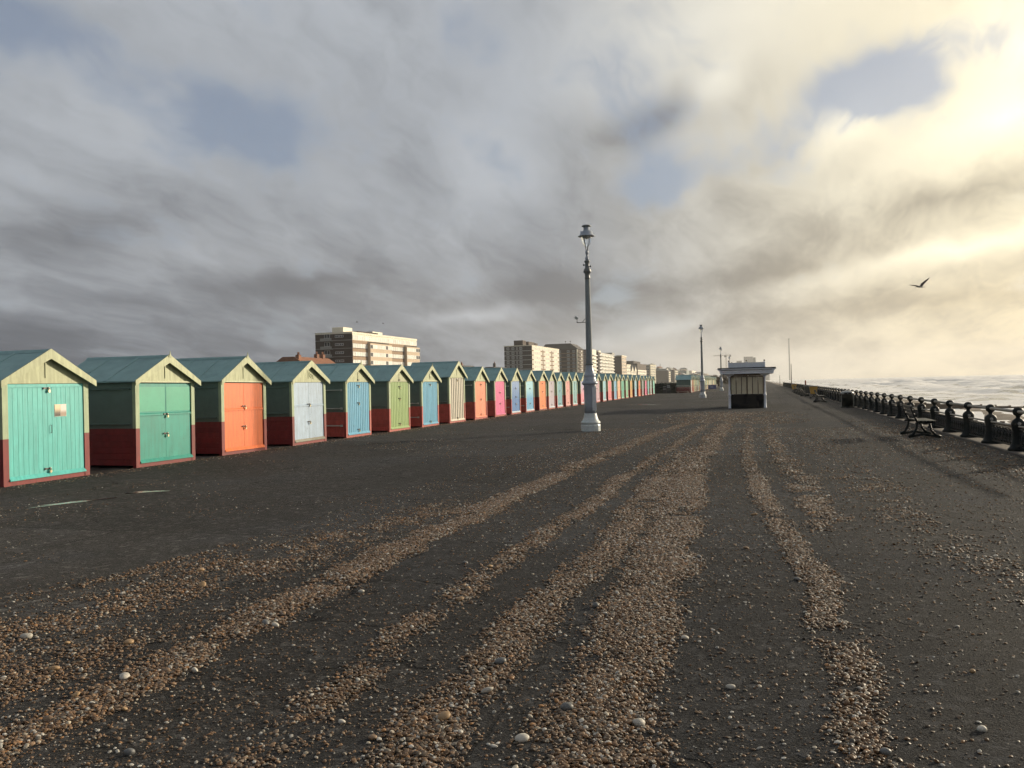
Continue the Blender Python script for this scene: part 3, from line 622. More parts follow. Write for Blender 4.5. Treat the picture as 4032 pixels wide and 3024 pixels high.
rest = [(HY[12], 'beach hut with orange doors between blue and lavender ones', ('tangerine', (245, 135, 70)), 'panel', 2.55), (HY[13], 'beach hut with pale lavender doors beside an orange one', ('lavender', (195, 185, 200)), 'panel', 2.58),
 (HY[14], 'beach hut with dusty teal blue doors beside the lavender one', ('dusty_teal', (110, 170, 185)), 'panel', 2.47), (HY[15], 'beach hut with light pink doors beside dusty teal blue one', ('light_pink', (235, 165, 160)), 'rail', 2.47),
 (HY[16], 'beach hut with aqua panelled doors beside the light pink one', ('aqua', (145, 195, 200)), 'frame', 2.55), (66.4, 'beach hut with mauve doors just before the tall lamp post base', ('mauve', (175, 150, 175)), 'panel', 2.52),
 (69.8, 'beach hut with buff doors mostly behind the tall lamp post base', ('buff', (205, 190, 160)), 'panel', 2.5), (73.0, 'beach hut with pinkish lavender doors just past the lamp post base', ('pink_lavender', (200, 165, 180)), 'panel', 2.51),
 (76.4, 'beach hut with pale cyan doors past the lamp post base', ('pale_cyan', (150, 205, 220)), 'panel', 2.53), (79.4, 'beach hut with rose pink doors beside the pale cyan one', ('rose', (235, 125, 135)), 'panel', 2.53),
 (82.7, 'beach hut with mid blue doors between rose and peach ones', ('mid_blue', (110, 175, 215)), 'panel', 2.6), (85.0, 'beach hut with peach doors beside a mid blue one', ('peach', (240, 180, 140)), 'panel', 2.52),
 (87.6, 'beach hut with sea green doors beside the peach one', ('sea_green', (100, 190, 165)), 'ribbed', 2.5), (90.7, 'beach hut with soft mint doors beside the sea green one', ('mint', (130, 195, 155)), 'panel', 2.53),
 (94.0, 'beach hut with ochre yellow doors', ('ochre', (220, 170, 85)), 'panel', 2.55), (97.6, 'beach hut with powder blue doors beside the ochre one', ('powder_blue', (150, 200, 225)), 'panel', 2.52),
 (101.0, 'beach hut with bright orange doors between powder blue and grey ones', ('bright_orange', (240, 120, 60)), 'panel', 2.53), (104.2, 'beach hut with mid grey doors beside a bright orange one', ('mid_grey', (130, 140, 145)), 'panel', 2.48),
 (107.2, 'beach hut with hot pink doors beside the mid grey one', ('hot_pink', (235, 90, 150)), 'panel', 2.46), (110.0, 'beach hut with blue teal doors beside the hot pink one', ('blue_teal', (95, 170, 175)), 'panel', 2.52),
 (112.8, 'beach hut with pale grey doors, last but one of the front row', ('pale_grey', (165, 180, 180)), 'panel', 2.45), (116.2, 'beach hut with aquamarine doors closing the front row by the hedge', ('aquamarine', (120, 205, 190)), 'panel', 2.43)]
for i, (y, lab, (pn, rgb), st, za) in enumerate(rest):
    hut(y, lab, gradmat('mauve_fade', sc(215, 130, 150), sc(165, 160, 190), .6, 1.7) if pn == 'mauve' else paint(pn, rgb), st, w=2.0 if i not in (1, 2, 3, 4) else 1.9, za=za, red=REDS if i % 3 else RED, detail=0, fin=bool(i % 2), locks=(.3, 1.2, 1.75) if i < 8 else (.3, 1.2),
        bars=(.42, 1.0, 1.62) if i in (1, 2) else (), extra=ice if i in (1, 2, 4, 5, 8) else None)
# the next row beyond the gap, set nearer to the lamps
R2 = [('off_white', (225, 222, 220)), ('vermilion', (235, 95, 60)), ('straw', (225, 215, 165)), ('pistachio', (190, 210, 165)), ('ivory', (232, 225, 200)), ('pale_aqua', (170, 210, 205)), ('butter', (230, 205, 140)), ('lilac', (200, 190, 215)), ('celadon', (175, 205, 180)), ('cream', (235, 225, 190))]
for i in range(30):
    y = 126.0 + i * 3.35; pn, rgb = R2[i % 10] if i < 10 else R2[[2, 4, 3, 9, 5, 6, 8, 2, 0, 4, 3, 9, 7, 8, 6, 4, 2, 5, 3, 9][i - 10]]
    lab = ('beach hut with off-white doors starting the farther row behind crowd barriers' if i == 0 else 'beach hut with vermilion doors, second in the farther row' if i == 1 else 'small distant beach hut with %s doors in the farther row' % pn.replace('_', ' '))
    hut(y, lab, paint(pn, rgb), 'panel', w=2.0, za=2.6 + .05 * math.sin(i * 2.3), red=RED, detail=0, group='beach huts in the farther row', x0=-9.75 - .013 * (y - 126))

# ------------------------------------------------------------------ lamp posts
def make_lamp():
    t = empty('street_lamp', (0, 0, 0))
    MB().lathe([(.345, 0), (.345, .2), (.33, .235), (.30, .245)], 12, smooth=False).build('plinth', LAMPB, t)
    MB().lathe([(.30, .24), (.335, .27), (.34, .31), (.315, .345), (.275, .38), (.27, .42), (.25, .44), (.24, .49), (.225, .55), (.215, .60), (.212, .62)], 24).build('base_moulding', LAMPB, t)
    p = MB().lathe([(.212, .62), (.21, 1.0), (.212, 1.58), (.23, 1.61)], 24).build('pedestal', LAMPG, t)
    MB().box(-.005, .02, -.09, .09, .72, 1.52).build('access_door', LAMPG, p, (.16, -.135, 0), (0, 0, R(-40)))
    for s in (-1, 1):
        MB().ball((s * .215, 0, 1.48), .022, 8).ball((s * .215, 0, .68), .022, 8).build('bolt', LAMPD, p)
    MB().lathe([(.23, 1.61), (.275, 1.64), (.285, 1.675), (.27, 1.71), (.235, 1.74), (.225, 1.80), (.21, 1.85), (.195, 1.88), (.215, 1.92), (.215, 1.96), (.19, 1.99), (.16, 2.07), (.135, 2.16), (.122, 2.26), (.118, 2.30)], 24).build('collar_moulding', LAMPG, t)
    MB().lathe([(.118, 2.29), (.14, 2.31), (.14, 2.345), (.118, 2.37)], 20).build('collar_ring', LAMPD, t)
    b = MB(); n = 24                                     # fluted shaft
    prof = [(.11, 2.36), (.108, 3.2), (.10, 4.2), (.088, 5.3)]
    vs = [(r * (1 - .09 * (j % 2)) * math.cos(2 * math.pi * j / n), r * (1 - .09 * (j % 2)) * math.sin(2 * math.pi * j / n), z) for r, z in prof for j in range(n)]
    b.add(vs, [(i * n + j, i * n + (j + 1) % n, (i + 1) * n + (j + 1) % n, (i + 1) * n + j) for i in range(len(prof) - 1) for j in range(n)]); b.build('shaft', mat('green_grey_shaft_paint', (.19, .215, .225), .35, .14, 6, .25, 60), t)
    MB().lathe([(.088, 5.29), (.095, 5.31), (.095, 5.36), (.085, 5.38), (.085, 5.46), (.10, 5.50), (.135, 5.54), (.14, 5.575), (.12, 5.60), (.125, 5.625), (.10, 5.66), (.075, 5.71), (.07, 5.80), (.072, 5.86), (.10, 5.90), (.10, 5.93), (.06, 5.96)], 20).build('capital', LAMPD, t)
    MB().tube([(-.12, 0, 5.80), (.12, 0, 5.74)], .015, 6).ball((-.12, 0, 5.80), .035, 10).ball((.12, 0, 5.74), .035, 10).build('ladder_bar', LAMPD, t)
    MB().lathe([(.06, 5.95), (.062, 6.06), (.042, 6.07), (.042, 6.18), (.054, 6.19), (.052, 6.28), (.03, 6.30)], 14).build('neck', LAMPG, t)
    l = MB().lathe([(.19, 6.785), (.297, 6.79), (.298, 6.802), (.215, 6.855), (.21, 6.955), (.18, 6.975), (.105, 6.99), (.10, 7.12)], 24).build('lantern_hood', LAMPG, t)
    MB().lathe([(.10, 7.12), (.165, 7.135), (.165, 7.15), (.12, 7.185), (.03, 7.20)], 20).build('hood_cap', LAMPD, l)
    prof = [(.03, 6.42), (.075, 6.455), (.12, 6.52), (.16, 6.61), (.183, 6.70), (.188, 6.785)]
    MB().lathe(prof, 20).build('glass_bowl', GLASS, l)
    MB().lathe([(.14, 6.79), (.13, 6.75), (.06, 6.735), (.03, 6.70)], 14).build('reflector', mat('lamp_reflector', (.5, .5, .5), .3, .05), l)
    for k in range(4):
        q = R(45 + 90 * k); c, s_ = math.cos(q), math.sin(q)
        MB().tube([(.03 * c, .03 * s_, 6.28), (.05 * c, .05 * s_, 6.42), (.10 * c, .10 * s_, 6.62), (.125 * c, .125 * s_, 6.79)], .011, 6).build('lantern_bracket', LAMPD, l)
    return t
lamp = make_lamp()
LP = [(-5.7, 28.8, 'tall grey cast iron lamp post with a small camera arm, beside striped hut'), (-5.45, 84.2, 'grey cast iron lamp post next along the promenade, before the barriers'), (-6.1, 141.0, 'far lamp post just beside the shelter with crane behind it'), (-6.7, 199.0, 'very distant lamp post showing above the shelter roof')]
for i, (x, y, lab) in enumerate(LP):
    o = lamp if i == 0 else copy_tree(lamp)
    o.location = (x, y, 0); tag(o, lab, 'lamp post', 'promenade lamp posts')
b = MB().tube([(-.10, 0, 3.80), (-.42, 0, 3.80)], .013, 6).tube([(-.10, 0, 3.93), (-.22, 0, 3.80)], .011, 6).tube([(-.40, 0, 3.80), (-.40, 0, 3.92)], .012, 6)
arm = b.build('camera_arm', LAMPD, lamp)
MB().box(-.06, .06, -.035, .035, -.04, .04).build('camera_head', PIPE, arm, (-.43, 0, 3.96), (0, R(35), R(20)))

# ------------------------------------------------------------------ shelter
def shelter():
    t = empty('promenade_shelter', (-.75, 51.0, 0), 0, label='white Victorian promenade shelter with frosted end screen and parapet roof', cat='shelter')
    L_ = 5.2
    for x in (-1.0, 1.0):
        for y in (.0, L_):
            b = MB(); b.lathe([(.085, 0), (.085, .06), (.075, .08), (.07, .74), (.085, .76), (.095, .79), (.085, .82), (.06, .84), (.058, 1.0), (.052, 1.80), (.07, 1.83), (.09, 1.88), (.085, 1.93)], 10)
            o = b.build('post', WHITE, t, (x, y, 0))
            for s in (-1, 1):
                MB().prism_y([(0, 1.80), (s * .08, 1.86), (s * .13, 1.93), (s * .24, 1.97), (s * .30, 2.04), (0, 2.04)][::-s], -.025, .025).build('bracket', WHITE, o)
    MB().box(-1.0, 1.0, .02, .08, 1.93, 2.03).box(-1.0, 1.0, L_ - .08, L_ - .02, 1.93, 2.03).build('beam', TIMBER, t)
    # end screen: six frosted lights over a boarded dado
    sc_ = MB().box(-.95, .95, .10, .14, 1.83, 1.90).build('screen_frame', TIMBER, t)
    for k in range(7):
        x = -.93 + k * .31; w = .04 if k in (0, 3, 6) else .026
        MB().box(x - w, x + w, .095, .145, .84, 2.03 if k == 3 else 1.83).build('mullion', TIMBER, sc_)
    for k in range(6):
        x = -.93 + k * .31; MB().box(x + .03, x + .28, .11, .125, .85, 1.83).build('frosted_pane', CREAM, sc_)
    d = MB().box(-.93, .93, .11, .15, .0, .83).build('dado', BLACK, t)
    for k in range(6): MB().box(-.93, .93, .095, .11, .03 + k * .132, .155 + k * .132).build('dado_board', BLACK, d)
    # rear screen and bench inside
    s2 = MB().box(-.04, .04, .5, L_ - .5, .84, 1.95).build('spine_screen', CREAM, t)
    MB().box(-.05, .05, .5, L_ - .5, .0, .84).build('spine_dado', BLACK, s2)
    for s in (-1, 1): MB().box(s * .35 - .22, s * .35 + .22, .5, L_ - .5, .40, .44).build('seat', TIMBER, t)
    # roof: moulded fascia, felt, parapet with ball finials
    b = MB(); prof = [(1.42, 2.03), (1.50, 2.03), (1.50, 2.12), (1.53, 2.14), (1.53, 2.20), (1.58, 2.24), (1.66, 2.30), (1.66, 2.33), (1.42, 2.33)]
    for s in (-1, 1): b.prism_y([(s * x, z) for x, z in prof][::s], -.55, L_ + .55)
    for y, s in ((-.0, -1), (L_, 1)):
        b.prism([(y + s * (x - .95), z) for x, z in prof][::-s], -1.42, 1.42)
    b.build('fascia', WHITE, t)
    MB().box(-1.45, 1.45, -.5, L_ + .5, 2.04, 2.06).build('soffit', BLACK, t)
    b = MB(); a0, a1 = 1.62, 1.05
    vs = [(-a0, -.62, 2.335), (a0, -.62, 2.335), (a0, L_ + .62, 2.335), (-a0, L_ + .62, 2.335), (-a1, -.1, 2.40), (a1, -.1, 2.40), (a1, L_ + .1, 2.40), (-a1, L_ + .1, 2.40)]
    b.add(vs, [(0, 3, 2, 1), (4, 5, 6, 7), (0, 1, 5, 4), (1, 2, 6, 5), (2, 3, 7, 6), (3, 0, 4, 7)]).box(-a0, a0, -.62, L_ + .62, 2.331, 2.3345 + .05).build('roof_felt', BLACK, t)
    par = empty('parapet'); par.parent = t
    for y in (-.02, L_ - .02):
        for x0, x1 in ((-.96, -.05), (.05, .96)):
            MB().box(x0, x1, y, y + .03, 2.39, 2.665).box(x0, x1, y - .015, y + .045, 2.665, 2.69).build('parapet_panel', WHITE, par)
            for q in (.3, .75):
                xx = x0 + (x1 - x0) * q
                MB().prism_y([(xx + .05 * math.cos(R(a)), 2.60 + .04 * math.sin(R(a))) for a in range(0, 181, 30)], y - .012, y - .001).build('fan_boss', mat('bright_white_boss', (.8, .8, .78), .4, .05), par)
        for x in (-1.0, 0, 1.0):
            o = MB().box(x - .045, x + .045, y - .03, y + .06, 2.38, 2.70).lathe([(.035, 2.70), (.03, 2.73), (.02, 2.75)], 8, o=(x, y + .015, 0)).build('parapet_post', WHITE, par)
            MB().ball((x, y + .015, 2.79), .048, 10).build('ball_finial', TIMBER, o)
    for x in (-1.0, 1.0): MB().box(x - .015, x + .015, .05, L_ - .05, 2.39, 2.665).build('parapet_panel', WHITE, par)
shelter()

# ------------------------------------------------------------------ sea railing
def railing():
    t = empty('sea_railing', (5.2, 0, 0), 0, label='black cast iron sea railing with ball topped posts and scrolled panels', cat='railing')
    prof = [(.20, 0), (.205, .04), (.18, .07), (.15, .11), (.125, .17), (.112, .28), (.108, .40), (.118, .47), (.132, .54), (.13, .59), (.112, .635), (.075, .67), (.046, .69), (.040, .715), (.052, .74), (.084, .765), (.101, .81), (.097, .86), (.07, .90), (.02, .922)]
    post = MB().lathe(prof, 14, sx=1.05, sy=.62).mesh('post', IRON)
    boss = MB().lathe([(.034, 0), (.034, .012), (.022, .02)], 12).mesh('boss', mat('pale_boss', (.30, .29, .27), .4, .2))  # small raised disc in an even pale tone
    stay = MB().prism_y([(-.05, .0), (.42, .0), (.42, .03), (.05, .30)], -.03, .03).mesh('stay', IRON)
    b = MB(); S = 2.212; m = S - .22
    b.box(-.02, .02, .11, .11 + m, .07, .10); b.box(-.018, .018, .11, .11 + m, .44, .462)
    nr = 8; st = m / nr
    for k in range(nr):
        cy = .11 + st * (k + .5); b.ring((0, cy, .27), .12, .017, 0, 14); b.ring((0, cy, .27), .06, .014, 0, 10); b.box(-.009, .009, cy - .02, cy + .02, .10, .44)
        b.ring((0, .11 + st * k, .385), .05, .010, 0, 8); b.ring((0, .11 + st * k, .155), .05, .010, 0, 8)
        b.box(-.01, .01, .11 + st * k - .016, .11 + st * k + .016, .10, .44)
        b.tube([(0, cy - .11, .16), (0, cy + .11, .38)], .011, 5).tube([(0, cy + .11, .16), (0, cy - .11, .38)], .011, 5)
    panel = b.mesh('scroll_panel', IRON)
    ys = [17.78 + S * i for i in range(86)]
    for i, y in enumerate(ys):
        p = inst('post', post, t, (.0, y, .03)); inst('boss', boss, p, (0, -.083, .575), (R(90), 0, 0))
        if i < 40: inst('stay', stay, p)
        inst('scroll_panel', panel, t, (0, y, .03))
    MB().tube([(0, 15, .855), (0, ys[-1] + S, .855)], .033, 10).build('top_rail', RAILM, t)
    MB().tube([(0, 15, .545), (0, ys[-1] + S, .545)], .022, 8).build('middle_rail', RAILM, t)
railing()
MB().box(4.95, 5.75, -30, 400, -.2, .03).build('railing_kerb', CONC, kind='structure', label='concrete kerb carrying the sea railing')

# ------------------------------------------------------------------ benches and bins
def make_bench():
    t = empty('bench')
    for y in (.12, 1.48):                                   # cast ends
        b = MB()
        b.tube([(-.36, y, .02), (-.24, y, .10), (-.16, y, .26), (-.14, y, .42), (-.22, y, .62), (-.30, y, .84)], [.045, .035, .03, .03, .028, .022], 8)
        b.tube([(.42, y, .02), (.30, y, .08), (.20, y, .20), (.16, y, .38)], [.045, .036, .03, .03], 8)
        b.tube([(-.15, y, .40), (.30, y, .42)], .026, 8); b.tube([(-.36, y, .02), (0, y, .10), (.42, y, .02)], [.03, .035, .03], 8)
        b.build('end_frame', IRON, t)
    for k in range(5): MB().box(-.10 + k * .085, -.025 + k * .085, 0, 1.6, .435, .465).build('seat_slat', IRON, t)
    for k in range(3):
        z = .56 + k * .11; x = -.19 - k * .045
        MB().box(x - .012, x + .012, 0, 1.6, z, z + .08).build('back_slat', IRON, t)
    return t
bench = make_bench()
BN = [(4.15, 24.5, 'black slatted iron bench facing the sea near the railing'), (3.95, 61.6, 'black iron bench standing just before the yellow bin'), (4.0, 84.0, 'black iron bench between the two yellow bins, nearest the bin with pale lid'), (4.05, 91.0, 'black iron bench beyond the pale lidded bin'), (4.1, 98.0, 'black iron bench in line before the flagpole'), (4.15, 105.0, 'black iron bench beside the flagpole')]
for i, (x, y, lab) in enumerate(BN):
    o = bench if i == 0 else copy_tree(bench); o.location = (x, y, 0); tag(o, lab, 'bench', 'benches along the railing')
def make_bin(body, lid, base):
    t = empty('litter_bin')
    MB().lathe([(.37, 0), (.37, .045), (.34, .06)], 20).build('foot', base, t)
    MB().lathe([(.31, .05), (.31, .70), (.335, .72), (.335, .75)], 20).build('body', body, t)
    o = MB().lathe([(.34, .75), (.35, .79), (.33, .86), (.26, .91), (.10, .945), (.02, .95)], 20).build('lid', lid, t)
    MB().box(-.18, .18, -.345, -.30, .755, .84).build('slot', BLACK, o)
    for s in (-1, 1): MB().box(s * .315 - .012, s * .315 + .012, -.03, .03, .05, .70).build('strap', PIPE, t)
    return t
LIDP = mat('pale_grey_lid', (.30, .31, .30), .35, .1)
o = make_bin(mat('dark_green_bin', (.014, .02, .017), .5, .1, spec=.25), LIDP, IRON); o.location = (4.62, 50.0, 0); tag(o, 'dark green round litter bin with pale domed lid beside the railing', 'litter bin', 'litter bins along the railing')
def make_hopper(m, lid):
    t = empty('litter_bin')
    for y in (-.25, .25): MB().tube([(-.30, y, .02), (0, y, .22), (.30, y, .02)], .03, 6).tube([(0, y, .2), (0, y, .5)], .03, 6).build('leg', IRON, t)
    b = MB(); b.prism_y([(-.22, .38), (.22, .38), (.33, 1.0), (-.33, 1.0)], -.3, .3); b.build('body', m, t)
    MB().box(-.35, .35, -.32, .32, 1.0, 1.05).build('lid', lid, t); return t
YEL = mat('mustard_bin', (.42, .24, .035), .45, .12)
for x, y, m, lab in ((4.25, 74.5, YEL, 'mustard yellow hopper bin on splayed legs next to a bench'), (4.1, 80.0, mat('black_bin', (.03, .035, .033), .4, .1), 'black hopper bin with pale lid behind the mustard one'), (4.1, 112.0, YEL, 'far mustard yellow bin down the line of benches')):
    o = make_hopper(m, LIDP); o.location = (x, y, 0); tag(o, lab, 'litter bin', 'litter bins along the railing')
# poles
POLE = mat('brown_pole', (.12, .10, .07), .5, .15)
b = MB(); b.lathe([(.16, 0), (.16, .3), (.10, .35), (.085, 3), (.06, 5.9), (.02, 6.15)], 10).build('flagpole', POLE, None, (6.78, 200, -.9), label='bare brown flagpole rising behind the railing', cat='pole')
b = MB(); b.lathe([(.11, -2.2), (.11, 1.25), (.10, 1.4), (.05, 1.45)], 10).build('marker_post', mat('rust_red_post', (.26, .06, .025), .6, .2), None, (6.35, 130, 0), label='rust red beach marker post just behind the railing', cat='post')
b = MB(); b.lathe([(.06, 0), (.05, 2.6), (.02, 2.7)], 8).build('thin_pole', POLE, None, (4.6, 215, 0), label='thin short pole among the distant benches', cat='pole')
# groynes
for (x0, x1, y, lab) in ((9, 33, 118, 'long dark timber groyne running down into the surf'), (12, 27, 62, 'short dark timber groyne half buried in the beach')):
    g_ = empty('groyne', (0, y, 0), 0, label=lab, cat='groyne', group='timber groynes on the beach'); n = int((x1 - x0) / 1.6)
    for k in range(n):
        x = x0 + k * 1.6; z = -1.2 - (x - 9) * .055
        MB().box(x - .12, x + .12, -.12, .12, z - 1.6, z + .12).build('pile', TIMBER, g_)
        MB().box(x, x + 1.58, .121, .20, z - .75, z - .05).build('plank', TIMBER, g_)

# ------------------------------------------------------------------ the gap between the hut rows
def leafball(mb, c, r, n, sz, rr, m=0):
    for _ in range(n):
        v = Vector((rr.gauss(0, 1), rr.gauss(0, 1), rr.gauss(0, 1))).normalized() * (rr.random() ** .4)
        p = Vector(c) + Vector((v.x * r[0], v.y * r[1], v.z * r[2])); a = Vector((rr.gauss(0, 1), rr.gauss(0, 1), rr.gauss(0, 1))).normalized(); b_ = a.orthogonal().normalized(); s = sz * rr.uniform(.6, 1.4)
        mb.add([p - a * s, p + b_ * s * .45, p + a * s, p - b_ * s * .45], [(0, 1, 2, 3)], m)
HEDGE = mat('dark_hedge_leaf', (.022, .027, .015), .7, .3, 3)
h_ = empty('hedge', (-13.9, 125.5, 0), 0, label='dense dark hedge filling the gap between the two hut rows', cat='hedge')
b = MB(); rr = random.Random(3)
for k in range(10): leafball(b, (-2.6 + k * .62, 0, .8), (.55, .6, .88), 700, .07, rr)
b.build('foliage', HEDGE, h_); MB().box(-2.9, 3.2, -.4, .4, 0, 1.45).build('core', HEDGE, h_)
def cabinet(x, y, w, z, lab, bands):
    t = empty('notice_cabinet', (x, y, 0), R(4), label=lab, cat='cabinet', group='dark cabinets before the hedge'); dk = mat('dark_cabinet', (.035, .037, .035), .4, .15)
    MB().box(-w / 2, w / 2, -.2, .2, 0, z).build('casing', dk, t); MB().box(-w / 2 - .03, w / 2 + .03, -.23, .23, z, z + .05).build('top', dk, t)
    for z0, z1 in bands: MB().box(-w / 2 + .04, w / 2 - .04, -.208, -.2, z0, z1).build('pale_band', mat('pale_label', (.45, .46, .44), .5, .1), t)
cabinet(-13.4, 123.6, .52, 1.02, 'low dark cabinet with one pale band before the hedge', [(.58, .66), (.93, 1.0)])
cabinet(-12.75, 122.9, .52, 1.28, 'taller dark cabinet with two pale bands before the hedge', [(.84, .98), (1.12, 1.2)])
def barrier(x, y, rz, lab, banner=False):
    t = empty('crowd_barrier', (x, y, 0), rz, label=lab, cat='barrier', group='crowd barriers by the farther huts'); W = 2.0; bm = STEEL
    MB().tube([(0, 0, .22), (0, 0, 1.02), (.08, 0, 1.10), (W - .08, 0, 1.10), (W, 0, 1.02), (W, 0, .22), (0, 0, .22)], .022, 6).build('frame', bm, t)
    bar = MB().tube([(0, 0, .22), (0, 0, 1.10)], .011, 5).mesh('upright', bm)
    for k in range(1, 15): inst('upright', bar, t, (W * k / 15, 0, 0))
    foot = MB().tube([(0, -.25, 0), (0, -.04, .22)], .02, 5).tube([(0, .25, 0), (0, .04, .22)], .02, 5).mesh('foot', bm)
    for x_ in (.3, W - .3): inst('foot', foot, t, (x_, 0, 0), (0, 0, R(35)))
    if banner: MB().box(.75, W - .05, -.035, -.028, .55, 1.08).box(1.05, 1.5, -.0375, -.0355, .72, .92, 1).build('banner', [mat('blue_banner', (.16, .17, .32), .6, .3, 4), mat('banner_mark', (.45, .47, .55), .6, .3, 8)], t)
barrier(-11.75, 123.2, R(-6), 'steel crowd barrier leaning nearest the hedge')
barrier(-9.7, 122.6, R(-18), 'steel crowd barrier between two others by the farther huts')
barrier(-7.65, 119.6, R(-20), 'steel crowd barrier hung with a blue banner', True)
MB().box(-15.0, -11.0, 119.8, 120.05, -.05, .03).build('kerb', CONC, None, (0, 0, 0), (0, 0, 0), kind='structure', label='pale kerb edge along the gap')

# ------------------------------------------------------------------ buildings along the coast road (front face looks to the sea, +x)
def win_mesh(key, w, h, fr, pane, frame, cross=True):
    if key in HC: return HC[key]
    p = MB().box(-.05, .03, -w / 2 + fr, w / 2 - fr, fr, h - fr).mesh('pane', pane)
    f = MB().box(-.05, .08, -w / 2, -w / 2 + fr, 0, h).box(-.05, .08, w / 2 - fr, w / 2, 0, h).box(-.05, .079, -w / 2 + fr, w / 2 - fr, 0, fr).box(-.05, .079, -w / 2 + fr, w / 2 - fr, h - fr, h)
    if cross: f.box(-.05, .078, -fr / 2, fr / 2, fr, h - fr)
    HC[key] = (p, f.mesh('window', frame)); return HC[key]
def window(parent, mm, loc, rz=0):
    o = inst('window', mm[1], parent, loc, (0, 0, rz)); inst('pane', mm[0], o)
WEST = R(-90)        # a window turned to face the camera side (-y)
BRK = mat('brown_brick', (.065, .046, .036), .85, .2, .5, .2, 8); BRD = mat('dark_brick', (.045, .034, .031), .85, .2, .5, .2, 8); TANB = mat('tan_brick', (.33, .23, .155), .85, .15, .5)
RENW = mat('cream_render', (.78, .72, .58), .7, .1, .3, dirt=.2, tint=(.45, .40, .30)); RENP = mat('peach_render', (.52, .40, .28), .7, .1, .3); WFR = mat('white_frame', (.7, .7, .68), .5, .05)
RENG = mat('grey_render', (.30, .30, .28), .8, .12, .3); SLATE = mat('slate_roof', (.085, .08, .075), .8, .2, .5); TILE = mat('red_tile', (.22, .095, .05), .8, .25, .6); DKP = mat('dark_glass', (.03, .032, .035), .15, .1, spec=.6)  # DKP: one even dark tone for the darker window panes
FX = -140.0
def building(name, label, y0, y1, hgt, depth, wall, **kw):
    t = empty(name, (FX, y0, 0), 0, label=label, cat='building', group='buildings along the coast road')
    MB().box(-depth, 0, 0, y1 - y0, 0, hgt).build('wall', wall, t); return t
# 1: long slab with white window bands
t = building('apartment_block', 'long apartment block of white window bands with peach balconies and dark flank', 272, 331, 21.6, 14.8, BRK)
MB().box(-14.8, .15, -.15, 59.2, 21.6, 22.3).build('parapet', RENW, t)
wp = win_mesh('b1', 1.9, 1.55, .07, PANEL, WFR, False); wd = win_mesh('b1d', 2.2, 1.5, .1, DKP, WFR); wsm = win_mesh('b1s', 1.6, .8, .1, PANE, WFR)
for f in range(7):
    z = 19.35 - f * 2.95
    for (a, b, proj) in ((.3, 12, 0), (12, 31, 1.4), (31, 45.5, 0), (45.5, 59, 1.4)):
        if f == 0: proj = 0
        n = int(round((b - a) / 1.95)); st = (b - a) / n
        if f == 0 and a == .3: MB().box(-.001, .02, .2, 58.8, z - .05, z + 2.2).build('white_band', RENW, t)
        for k in range(n):
            dark = proj and (k == 0 and a < 40 or k == n - 3 and a < 40 or (a > 40 and k >= n - 2))
            window(t, wd if dark else wp, (.03 if not proj else 1.33, a + st * (k + .5), z + .15))
        if f > 0: MB().box(-.001, .03 if not proj else .025, a, b, z + 1.75, z + 2.9).build('spandrel', TANB, t) if not proj else None
    MB().box(-14.8, -.1, -.04, 0, z - .12, z + .06).build('floor_band', RENG, t)
    o = MB().box(-12.2, -7.6, -1.2, 0, z - .3, z - .12).build('balcony_slab', RENG, t); MB().box(-12.2, -7.6, -1.2, -1.1, z - .12, z + .8).build('balcony_front', RENG, o)
    window(t, wd, (-10.0, 0, z + .85), WEST); window(t, wsm, (-6.0, 0, z + 1.0), WEST); window(t, wsm, (-4.2, 0, z + 1.0), WEST)
for a, b in ((12, 31), (45.5, 59)): MB().box(0, 1.3, a, b, 0, 18.6).build('bay', RENP, t)
for (x0, x1, a, b, h, m) in ((-9, -4.5, 2, 9, 24.2, RENW), (-11, -5, 15, 32, 23.5, BRD), (-9, -5, 27, 36, 24.0, RENW)): MB().box(x0, x1, a, b, 22.3, h).build('roof_plant_room', m, t)
# chimneyed houses
def house(label, x, y, w, d, he, hr, chim, wall=BRK, roof=TILE):
    t = empty('house', (x, y, 0), 0, label=label, cat='house', group='houses behind the beach huts')
    MB().box(-d, 0, 0, w, 0, he).build('wall', wall, t)
    r = MB().prism_y([(-d - .4, he), (.4, he), (-d * .35, hr), (-d * .65, hr)], -.4, w + .4).build('roof', roof, t)
    for (cx, cy, ch) in chim:
        c = MB().box(cx - .6, cx + .6, cy - .8, cy + .8, he, ch).build('chimney', TILE if wall is BRK else BRD, r)
        b = MB()
        for k in (-.45, 0, .45): b.lathe([(.16, ch), (.13, ch + .9)], 8, o=(cx, cy + k, 0))
        b.build('chimney_pot', TILE, c)
    return t
house('red roofed house with three chimney stacks left of long apartment block', -140, 241, 22, 14, 9.2, 12.6, ((-4, 1, 13.2), (-5, 14.5, 13.8), (-5, 18.5, 13.8)))
house('low house with one dark chimney behind the salmon hut', -138, 446, 26, 14, 9.5, 12.3, ((-6, 6, 14.4),), RENW, SLATE)
house('low slate roofed house with chimney pots behind the striped hut', -140, 398, 18, 12, 9.5, 12.4, ((-6, 5, 13.4),), BRK, SLATE)
CRX = mat('brown_tile_panel', (.20, .115, .065), .8, .15, .5)
